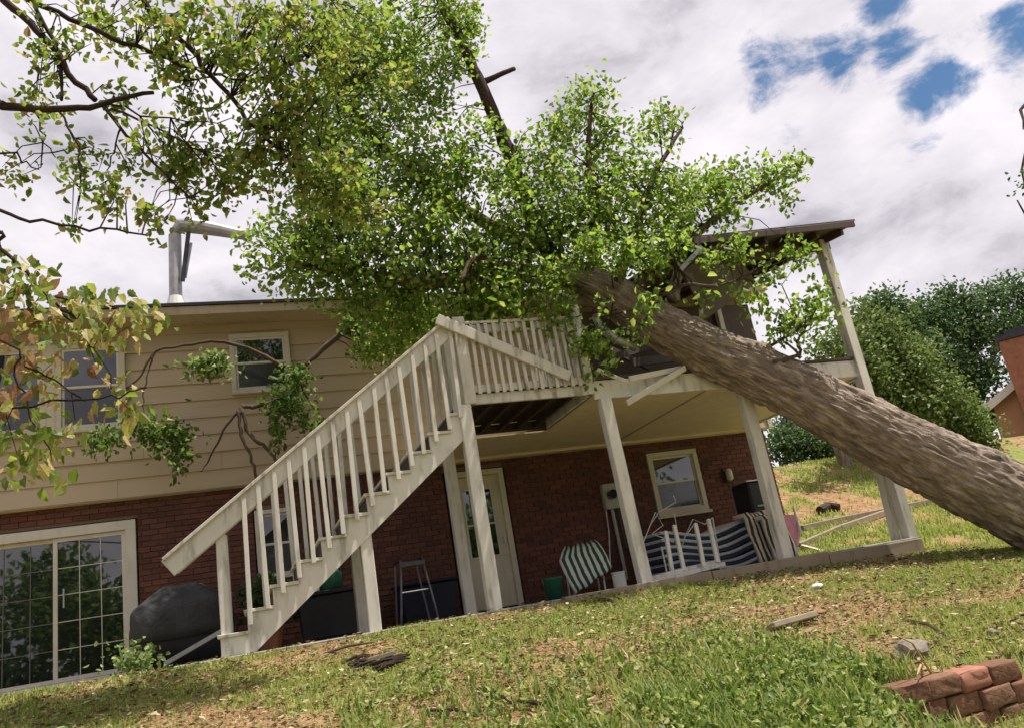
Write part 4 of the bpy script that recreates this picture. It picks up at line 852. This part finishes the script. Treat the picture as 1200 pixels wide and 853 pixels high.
branch([(735, 350, 9.1), (800, 290, 8.8), (860, 240, 8.7), (920, 205, 8.7)], .08, .02)
branch([(755, 360, 8.8), (795, 335, 8.3), (840, 335, 8.0), (885, 320, 8.0)], .035, .01)
branch([(600, 320, 9.6), (560, 300, 9.0), (540, 330, 8.7)], .06, .02)
branch([(788, 352, 8.75), (793, 325, 8.7), (800, 308, 8.7)], .09, .06, 'bark')
branch([(905, 425, 8.25), (938, 415, 8.2), (934, 400, 8.15), (941, 388, 8.1)], .03, .012)
branch([(938, 420, 8.2), (925, 404, 8.15), (915, 398, 8.1)], .02, .008)
# broken limbs over the eave, hanging down the siding
branch([(500, 335, 9.8), (450, 350, 10.6), (425, 368, 11.3), (392, 398, 11.5), (358, 428, 11.55), (353, 455, 11.5)], .06, .035)
branch([(358, 428, 11.55), (330, 428, 11.5), (290, 408, 11.5), (255, 400, 11.5), (225, 403, 11.5), (182, 412, 11.5), (165, 440, 11.5), (148, 455, 11.5)], .035, .012, n=4, sides=7)
branch([(182, 412, 11.5), (174, 435, 11.5), (168, 470, 11.5), (170, 492, 11.5)], .014, .006)
branch([(353, 455, 11.5), (330, 468, 11.4), (300, 476, 11.4), (284, 476, 11.35), (281, 485, 11.3)], .04, .028)
branch([(283, 476, 11.35), (262, 505, 11.4), (245, 540, 11.5), (235, 552, 11.5)], .02, .007)
branch([(279, 480, 11.3), (283, 510, 11.3), (296, 540, 11.3), (300, 568, 11.3)], .026, .018)
branch([(285, 480, 11.3), (291, 508, 11.3), (312, 525, 11.3), (325, 540, 11.3), (338, 545, 11.3)], .03, .016)
branch([(322, 535, 11.3), (322, 553, 11.3)], .014, .01)
branch([(353, 455, 11.5), (362, 470, 11.4), (375, 485, 11.4)], .02, .006)
SRC_ALL = np.concatenate(SRC)
CL = [(340, 300, 50, 9.6), (395, 312, 50, 9.7), (450, 328, 55, 9.8), (480, 372, 42, 10.6), (430, 230, 62, 9.8), (390, 165, 58, 9.9), (500, 285, 62, 9.7), (560, 330, 55, 9.5), (500, 205, 55, 9.8), (450, 120, 58, 9.9), (470, 50, 52, 9.8), (552, 35, 28, 9.3), (535, 205, 36, 9.4), (600, 270, 62, 9.4), (620, 335, 42, 9.2), (650, 280, 46, 9.3), (640, 190, 44, 9.3), (690, 120, 36, 9.0), (655, 150, 28, 9.1), (680, 230, 56, 9.1), (712, 165, 30, 9.0), (720, 270, 46, 8.9), (740, 205, 42, 8.9), (772, 150, 30, 8.9), (780, 250, 50, 8.8), (775, 300, 28, 8.7), (815, 222, 36, 8.8), (858, 215, 30, 8.7), (898, 208, 28, 8.7), (932, 200, 18, 8.7), (925, 235, 15, 8.6), (850, 248, 22, 8.5), (838, 308, 17, 8.2), (932, 295, 16, 8.1), (880, 350, 20, 8.0), (920, 378, 26, 8.1), (955, 370, 24, 8.2), (960, 335, 14, 8.2), (870, 300, 11, 8.1), (690, 400, 18, 8.6), (712, 415, 14, 8.5), (655, 365, 20, 8.7), (700, 437, 12, 8.6), (545, 360, 34, 9.3), (440, 400, 26, 11.2), (590, 350, 36, 9.0), (420, 60, 50, 9.8), (380, 250, 50, 9.5), (525, 70, 26, 9.1), (560, 150, 28, 9.1), (585, 205, 26, 9.1), (530, 10, 30, 9.0), (505, 110, 34, 9.4), (690, 290, 22, 8.3), (790, 285, 22, 8.2), (650, 325, 20, 8.6), (735, 300, 26, 8.3), (760, 355, 13, 8.0), (715, 350, 10, 8.1), (742, 385, 13, 8.0), (770, 300, 18, 8.1), (462, 405, 18, 10.8), (868, 285, 15, 8.1), (905, 318, 14, 8.0), (948, 305, 13, 8.1), (835, 345, 14, 8.0)]
Cc = np.array([at(x, y, d) for x, y, r, d in CL]); Rr = np.array([[r/FPX*d*1.12, r/FPX*d*1.5, r/FPX*d*1.12] for x, y, r, d in CL])
P, cs, _ = sprays(Cc, Rr, 36000, .10, 9); V, T = leaves_mesh(P, .078*RNG.uniform(.65, 1.35, len(P))); stuff(np_mesh('foliage', V, T, 'leaf', ft))
mb = MB(); twigs(mb, SRC_ALL, cs[::5], .008); stuff(mb.build('twigs', 'branch', ft))
HG = [(247, 428, 24, 15, 11.35, 420), (192, 508, 30, 20, 11.4, 330), (335, 470, 26, 24, 11.3, 300), (120, 515, 20, 16, 11.3, 150), (210, 530, 14, 26, 11.4, 160), (412, 380, 16, 16, 11.4, 160), (376, 497, 12, 8, 11.4, 70), (325, 505, 10, 24, 11.3, 110), (350, 440, 22, 14, 11.4, 160), (160, 495, 22, 14, 11.4, 150), (355, 490, 10, 16, 11.3, 70)]
PP = np.concatenate([np.random.default_rng(k).normal(size=(n, 3))*[rx/FPX*d*.5, .1, ry/FPX*d*.5]+at(x, y, d) for k, (x, y, rx, ry, d, n) in enumerate(HG)])
V, T = leaves_mesh(PP[420:], .085, None, .9); stuff(np_mesh('hanging_foliage', V, T, 'leaf_mid', ft))
V, T = leaves_mesh(PP[:420], .09, None, .6); stuff(np_mesh('hanging_foliage', V, T, 'leaf_pale', ft))
# --- the standing tree on the left that overhangs the view
ot = thing('overhanging_tree', 'standing tree at the left whose thin branches of yellow green leaves overhang the view', 'tree', (-5.2, 6.2, -.45))
mb = MB(); OS = []; limb(mb, [(-5.2, 6.2, -.6), (-5.15, 6.25, 1.5), (-5.0, 6.4, 3.2), (-4.7, 6.6, 5.2), (-4.3, 6.7, 7.4), (-4.0, 6.8, 9.5)], .24, .08, 5, 12, .015); mb.build('trunk', 'bark', ot, smooth=True)
B = lambda pts, r0, r1, **k: branch(pts, r0, r1, 'branch', ot, 7, k.get('n', 4), k.get('wob', .02), OS)
B([(-4.9, 6.45, 4.0), (-3.4, 6.7, 4.7), (-2.4, 6.9, 4.85), (-14.01+12, 6.95, 4.9)]+[at(0.0, 125, 7), at(60, 127, 7), at(118, 121, 7), at(180, 108, 7)], .055, .02) if False else None
def B2(px, r0, r1, root=None, n=4):
    P = ([v3(p) for p in root] if root else [])+[at(*p) for p in px]; mb = MB(); c = limb(mb, P, r0, r1, n, 7, .012); mb.build('limb', 'branch', ot, smooth=True); OS.append(c); return c
B2([(-20, 124, 7), (0, 125, 7), (60, 128, 7), (118, 122, 7), (180, 109, 7)], .06, .018, [(-5.0, 6.4, 3.5), (-3.4, 6.8, 4.6)])
B2([(112, 118, 7), (82, 85, 7), (45, 35, 7), (5, 0, 7), (-60, -50, 7)], .026, .04, None)
B2([(72, 118, 7), (68, 70, 7), (40, 5, 7), (15, -50, 7)], .014, .022)
B2([(-40, -40, 7), (30, -2, 7), (100, 30, 7), (160, 56, 7), (225, 80, 7), (248, 88, 7)], .034, .018, [(-4.4, 6.7, 6.4), (-3.2, 6.9, 6.6)])
B2([(100, -80, 7.1), (165, 0, 7.1), (210, 46, 7.1), (247, 86, 7.1), (292, 142, 7.1), (332, 182, 7.2), (362, 212, 7.3), (400, 255, 7.4)], .04, .012, [(-4.1, 6.8, 8.6), (-2.2, 7.0, 8.0)])
B2([(122, 125, 7), (150, 160, 7), (190, 200, 7), (222, 232, 7)], .018, .008)
B2([(125, 122, 7), (180, 136, 7), (255, 145, 7)], .012, .005); B2([(130, 128, 7), (200, 160, 6.9), (240, 178, 6.9)], .012, .005)
B2([(-30, 243, 6.4), (0, 248, 6.4), (50, 262, 6.4), (120, 270, 6.4), (172, 276, 6.4)], .022, .007, [(-5.1, 6.3, 2.8), (-3.2, 6.4, 3.4)])
B2([(0, 178, 6.6), (22, 190, 6.6), (42, 197, 6.6), (50, 192, 6.6)], .01, .005, [(-3.0, 6.5, 3.9)])
B2([(40, 130, 7), (50, 160, 7), (65, 185, 7)], .01, .005); B2([(68, 130, 7), (92, 175, 7), (94, 230, 7)], .012, .005); B2([(142, 150, 7), (130, 185, 7), (126, 212, 7)], .01, .004)
B2([(280, 62, 7.2), (262, 75, 7.1), (238, 92, 7.1), (215, 95, 7.1)], .014, .008); B2([(370, -20, 7.4), (365, 40, 7.4), (385, 100, 7.4), (400, 140, 7.5)], .02, .008, [(-1.6, 7.2, 8.2)])
B2([(250, 88, 7.1), (300, 92, 7.2), (360, 70, 7.3)], .014, .006); B2([(300, 150, 7.2), (340, 150, 7.3), (400, 190, 7.4)], .012, .005)
OL = [(30, 8, 14), (90, 55, 16), (110, 15, 22), (150, 50, 20), (185, 25, 28), (210, 82, 22), (242, 30, 30), (272, 62, 26), (300, 28, 32), (342, 22, 34), (382, 32, 32), (60, 92, 14), (45, 62, 12), (192, 75, 22), (232, 128, 24), (290, 85, 30), (322, 130, 32), (280, 172, 26), (342, 172, 34), (370, 105, 36), (402, 62, 32), (425, 30, 32), (392, 212, 34), (412, 242, 26), (300, 205, 28), (262, 215, 22), (250, 182, 20), (205, 185, 24), (170, 152, 20), (100, 190, 18), (92, 212, 14), (132, 230, 20), (62, 132, 14), (30, 112, 16), (40, 142, 12), (18, 206, 16), (182, 256, 16), (232, 242, 18), (352, 225, 30), (332, 82, 30), (60, 45, 10), (140, 120, 16), (150, 190, 16), (225, 205, 18), (440, 250, 20), (455, 90, 24), (90, 262, 8), (75, 60, 10)]
RD = np.random.default_rng(3); OD = 7+RD.uniform(-.45, .6, len(OL)); Oc = np.array([at(x, y, d) for (x, y, r), d in zip(OL, OD)]); Or = np.array([[r/FPX*d*1.15, r/FPX*d*1.6, r/FPX*d*1.15] for (x, y, r), d in zip(OL, OD)])
P, cs, _ = sprays(Oc, Or, 7000, .065, 6); V, T = leaves_mesh(P, .07*RNG.uniform(.65, 1.4, len(P)), None, .35); stuff(np_mesh('foliage', V, T, 'leaf_yellow', ot))
OSA = np.concatenate(OS); mb = MB(); twigs(mb, OSA, cs[::2], .0055); stuff(mb.build('twigs', 'branch', ot))
# broad leaves hanging close by at the left edge, one by one
LS = []
def B3(px, r0, r1, root=None):
    P = ([v3(p) for p in root] if root else [])+[at(*p) for p in px]; mb = MB(); c = limb(mb, P, r0, r1, 4, 6, .008); mb.build('limb', 'branch', ot, smooth=True); LS.append(c)
B3([(-20, 270, 4.8), (0, 291, 4.8), (30, 318, 4.8), (55, 350, 4.8), (90, 375, 4.8)], .016, .007, [(-5.05, 6.35, 3.0), (-2.6, 5.2, 2.7)])
B3([(-20, 478, 4.6), (0, 476, 4.6), (80, 470, 4.6), (140, 462, 4.6), (172, 454, 4.6)], .009, .004, [(-5.2, 6.2, 1.9), (-2.4, 5.0, 1.4)])
B3([(30, 430, 4.7), (62, 446, 4.7), (100, 470, 4.7)], .006, .004); B3([(55, 350, 4.8), (110, 352, 4.9), (170, 372, 5.0)], .007, .003)
B3([(55, 350, 4.8), (85, 380, 4.8), (110, 410, 4.7), (130, 440, 4.7)], .006, .003); B3([(0, 400, 4.6), (20, 440, 4.6), (40, 490, 4.6), (60, 535, 4.6)], .007, .003, [(-2.2, 5, 2.2)])
def broad_leaf(mat, seed):
    r = random.Random(seed); out = [(0, 0), (.13, .12), (.25, .20), (.24, .34), (.36, .46), (.27, .60), (.26, .76), (.10, .88), (0, 1.08), (-.12, .86), (-.24, .78), (-.26, .60), (-.37, .47), (-.23, .33), (-.26, .19), (-.12, .12)]
    vs = [(x, y, .22*abs(x)-.25*y*y+r.uniform(-.03, .03)) for x, y in out]+[(0, .45, -.06)]; n = len(out); fs = [(i, (i+1) % n, n) for i in range(n)]
    me = bpy.data.meshes.new('leaf'); me.from_pydata(vs, [], fs); me.materials.append(MAT[mat]); return me
BLM = {k: [broad_leaf(k, s) for s in range(3)] for k in ('maple_green', 'maple_yellow', 'maple_red')}
FG = [(15, 312, 16, 'gy', 10), (45, 330, 16, 'gy', 12), (70, 362, 20, 'gyr', 16), (30, 372, 24, 'gry', 18), (100, 357, 20, 'ggy', 18), (135, 365, 24, 'ggy', 22), (165, 375, 20, 'gy', 16), (95, 392, 24, 'gyr', 18), (18, 420, 24, 'rry', 18), (50, 445, 24, 'rr', 14), (112, 425, 12, 'rry', 6), (130, 458, 20, 'yyr', 14), (152, 480, 16, 'yyg', 12), (88, 492, 18, 'gy', 9), (40, 500, 24, 'ggg', 18), (20, 532, 24, 'ggy', 16), (60, 540, 22, 'gy', 14), (62, 425, 12, 'gy', 5), (8, 345, 18, 'gyr', 12), (10, 470, 16, 'rr', 10), (5, 500, 14, 'gy', 8), (118, 390, 16, 'gyr', 10)]
LSA = np.concatenate(LS); nl = 0; tw = MB()
for (x, y, s, kinds, n) in FG:
    cc = at(x, y, 4.75+rnd.uniform(-.2, .3)); d = np.linalg.norm(LSA-cc, axis=1); tw.tube([LSA[int(np.argmin(d))], cc], [.003, .002], 4, False)
    for k in range(int(n*.9)):
        if nl >= 300: break
        p = cc+RNG.normal(size=3)*s/FPX*4.7*.62; kd = {'g': 'maple_green', 'y': 'maple_yellow', 'r': 'maple_red'}[rnd.choice(kinds)]
        sz = rnd.uniform(.06, .10); piece('leaf', rnd.choice(BLM[kd]), ot, p, (rnd.gauss(-1.25, .45), rnd.gauss(0, .5), rnd.uniform(0, 6.3)), (sz, sz, sz)); nl += 1
stuff(tw.build('twigs', 'branch', ot))
for mk, n_, sd_ in (('leaf_yellow', 260, 71), ('maple_yellow', 110, 72), ('maple_red', 70, 73)):
    r_ = np.random.default_rng(sd_); idx = r_.integers(0, len(FG), n_)
    idx = np.array([k for k in idx if not (55 < FG[k][0] < 140 and 395 < FG[k][1] < 495)])
    if mk == 'maple_red': idx = np.array([k for k in idx if 'r' in FG[k][3]])
    P = np.array([at(FG[k][0], FG[k][1], 4.85) for k in idx])+r_.normal(size=(len(idx), 3))*.075; V, T = leaves_mesh(P, .075, None, .9, r_); stuff(np_mesh('small_leaves', V, T, mk, ot))
# --- trees further off
def tree(name, label, base, clumps, mat, n, leaf, trunk_r, group=None, spread=.3, per=7, seed=1):
    """clumps: (x, y, z, rx, rz) in the world"""
    r = np.random.default_rng(seed); bz = float(gh(base[0], base[1])); t_ = thing(name, label, 'tree' if 'shrub' not in name else 'shrub', (base[0], base[1], bz), group)
    c = np.array([q[:3] for q in clumps]); R_ = np.array([[q[3], q[3], q[4]] for q in clumps]); topz = c[:, 2].max(); cx, cy = c[:, 0].mean(), c[:, 1].mean()
    mb = MB(); T0 = limb(mb, [(base[0], base[1], bz-.2), (base[0]+.1, base[1], bz+(topz-bz)*.4), (cx, cy, bz+(topz-bz)*.95)], trunk_r, trunk_r*.25, 6, 9, .03)
    mb.build('trunk', 'bark', t_, smooth=True); mb = MB()
    for q in c: j = rnd.randrange(len(T0)//3, len(T0)-1); limb(mb, [T0[j], (T0[j]+q)/2+[0, 0, .2], q], trunk_r*.35, trunk_r*.06, 3, 6, .05)
    mb.build('limbs', 'branch', t_, smooth=True)
    P, _, _ = sprays(c, R_, n, spread, per, r); V, T = leaves_mesh(P, leaf, None, .25, r); stuff(np_mesh('crown', V, T, mat, t_)); return t_
def pxclumps(L): return [(*at(x, y, d), r/FPX*d*1.02, r/FPX*d*.92) for x, y, r, d in L]
def rc(cx, cy, z0, z1, rad, n, seed):
    r = random.Random(seed); return [(cx+r.gauss(0, rad*.5), cy+r.gauss(0, rad*.5), r.uniform(z0, z1), rad*r.uniform(.35, .6), rad*r.uniform(.3, .5)) for _ in range(n)]
tree('leafy_tree', 'bright green leafy tree just beyond the porch, behind the trunk', (15.2, 17.5), pxclumps([(1000, 400, 26, 16.5), (1032, 392, 30, 17), (1050, 430, 42, 17), (1010, 435, 38, 16.5), (1088, 452, 36, 17), (1060, 480, 42, 17), (1110, 480, 38, 17.5), (1030, 470, 40, 17), (1078, 418, 22, 18), (970, 405, 22, 16), (1012, 368, 14, 17), (1140, 510, 30, 17.5)]), 'leaf_far', 16000, .125, .2, seed=2, spread=.24)
tree('tall_tree', 'tall dark tree against the sky at the right, with sky showing through its crown', (36, 31), pxclumps([(1082, 368, 24, 30), (1108, 352, 20, 30), (1132, 360, 28, 30), (1162, 350, 26, 30), (1100, 385, 34, 30), (1140, 395, 36, 30), (1110, 430, 34, 30), (1150, 440, 34, 30), (1070, 375, 24, 30), (1188, 340, 22, 30), (1180, 390, 34, 30), (1135, 470, 26, 30), (1210, 370, 40, 30), (1230, 420, 40, 30)]), 'leaf_dark', 15000, .2, .35, seed=3, spread=.38)
tree('tall_tree', 'shorter dark tree to the left of the tall dark one', (27, 27), pxclumps([(1040, 352, 16, 27), (1025, 365, 20, 27), (1055, 375, 24, 27), (1045, 400, 24, 27), (1085, 410, 24, 27), (1020, 395, 22, 27)]), 'leaf_dark', 5500, .18, .22, seed=4, spread=.3)
tree('shade_shrub', 'dark green shrubs below the trunk behind the lawn bank', (16.0, 21), pxclumps([(920, 520, 22, 20), (950, 525, 24, 20), (980, 535, 24, 20), (1010, 545, 22, 20), (930, 500, 22, 21), (970, 505, 26, 21), (1010, 515, 26, 21), (1040, 540, 22, 20), (1070, 550, 22, 20)]), 'leaf_dark', 12000, .12, .1, seed=5, spread=.25)
tree('leafy_tree', 'mid green tree between the trunk and the neighbouring house', (24, 21), pxclumps([(1120, 520, 30, 21), (1120, 490, 24, 21), (1100, 545, 26, 21)]), 'leaf_far', 7000, .2, .15, seed=6, spread=.3)
# a nearer tree just outside the right edge; only the tips of its twigs reach into view
tree('roadside_tree', 'tree at the far right edge with only its dark twig tips in view', (16.5, 11.2), pxclumps([(1192, 235, 8, 10), (1200, 215, 12, 10), (1199, 152, 6, 10), (1235, 190, 40, 10), (1290, 160, 80, 10.5), (1300, 300, 70, 10.5), (1360, 90, 90, 11)]), 'leaf_dark', 5000, .1, .2, seed=7, spread=.12)
# the wood across the lower lawn behind the viewer, seen mirrored in the glass
cl = []
for k, (x, y, hh) in enumerate(((-16, -14, 5.5), (-9, -17, 6.5), (-3, -15, 5.0), (4, -18, 6.5), (11, -15, 6), (19, -18, 7.5), (-24, -16, 7))): cl += rc(x, y, -.3, hh-1.6, 3.4, 16, k+20)
P, _, _ = sprays(np.array([q[:3] for q in cl]), np.array([[q[3], q[3], q[4]] for q in cl]), 30000, .5, 7); V, T = leaves_mesh(P, .38); tag(stuff(np_mesh('far_wood', V, T, 'leaf_mid')), 'mass of leafy trees across the lower lawn, mirrored in the glass doors', 'woods')
# ------------------------------------------------------------------ neighbouring house at the right edge
NY = 25.0; O = at(1140, 490, NY); us = float(O@cf)/FPX; base = -O[2]-.5+float(gh(30, 25)); pitch = .56; half = 4.6
nh = thing('neighbour_house', 'orange tan neighbouring house with red brown chimney at the right edge', 'house', O)
nh.rotation_euler = (0, 0, -.86)
L_ = lambda x, y, z: O+np.array([x, y, z])
def lbox(lo, hi): return MB().box(L_(*lo), L_(*hi))
w0 = 24*us; zt = w0*pitch-.12
mb = MB(); mb.prism([(O[0]+w0, O[2]+base), (O[0]+2*half-w0, O[2]+base), (O[0]+2*half-w0, O[2]+zt), (O[0]+half, O[2]+half*pitch-.12), (O[0]+w0, O[2]+zt)], 1, O[1]+.4, O[1]+10); mb.build('wall', 'neighbour_wall', nh)
mb = MB()
for x0_ in (0, 2*half): mb.bar(L_(half, 5.2, half*pitch), L_(x0_, 5.2, 0), 10.4, .14)
mb.build('roof', 'roof', nh)
for x0_ in (0, 2*half): MB().bar(L_(half, -.03, half*pitch-.06), L_(x0_, -.03, -.06), .05, .3).build('rake_trim', 'neighbour_trim', nh)
cx0 = 50*us
cm = lbox((cx0, -1.0, base), (cx0+1.7, .35, 74*us)).build('chimney', 'chimney_brick', nh, bevel=.03)
mb = lbox((cx0-.08, -1.08, 74*us), (cx0+1.78, .43, 74*us+.2)); mb.box(L_(cx0+.3, -.8, 74*us+.201), L_(cx0+1.3, .2, 74*us+.4)); mb.build('chimney_cap', 'dark_metal', cm)
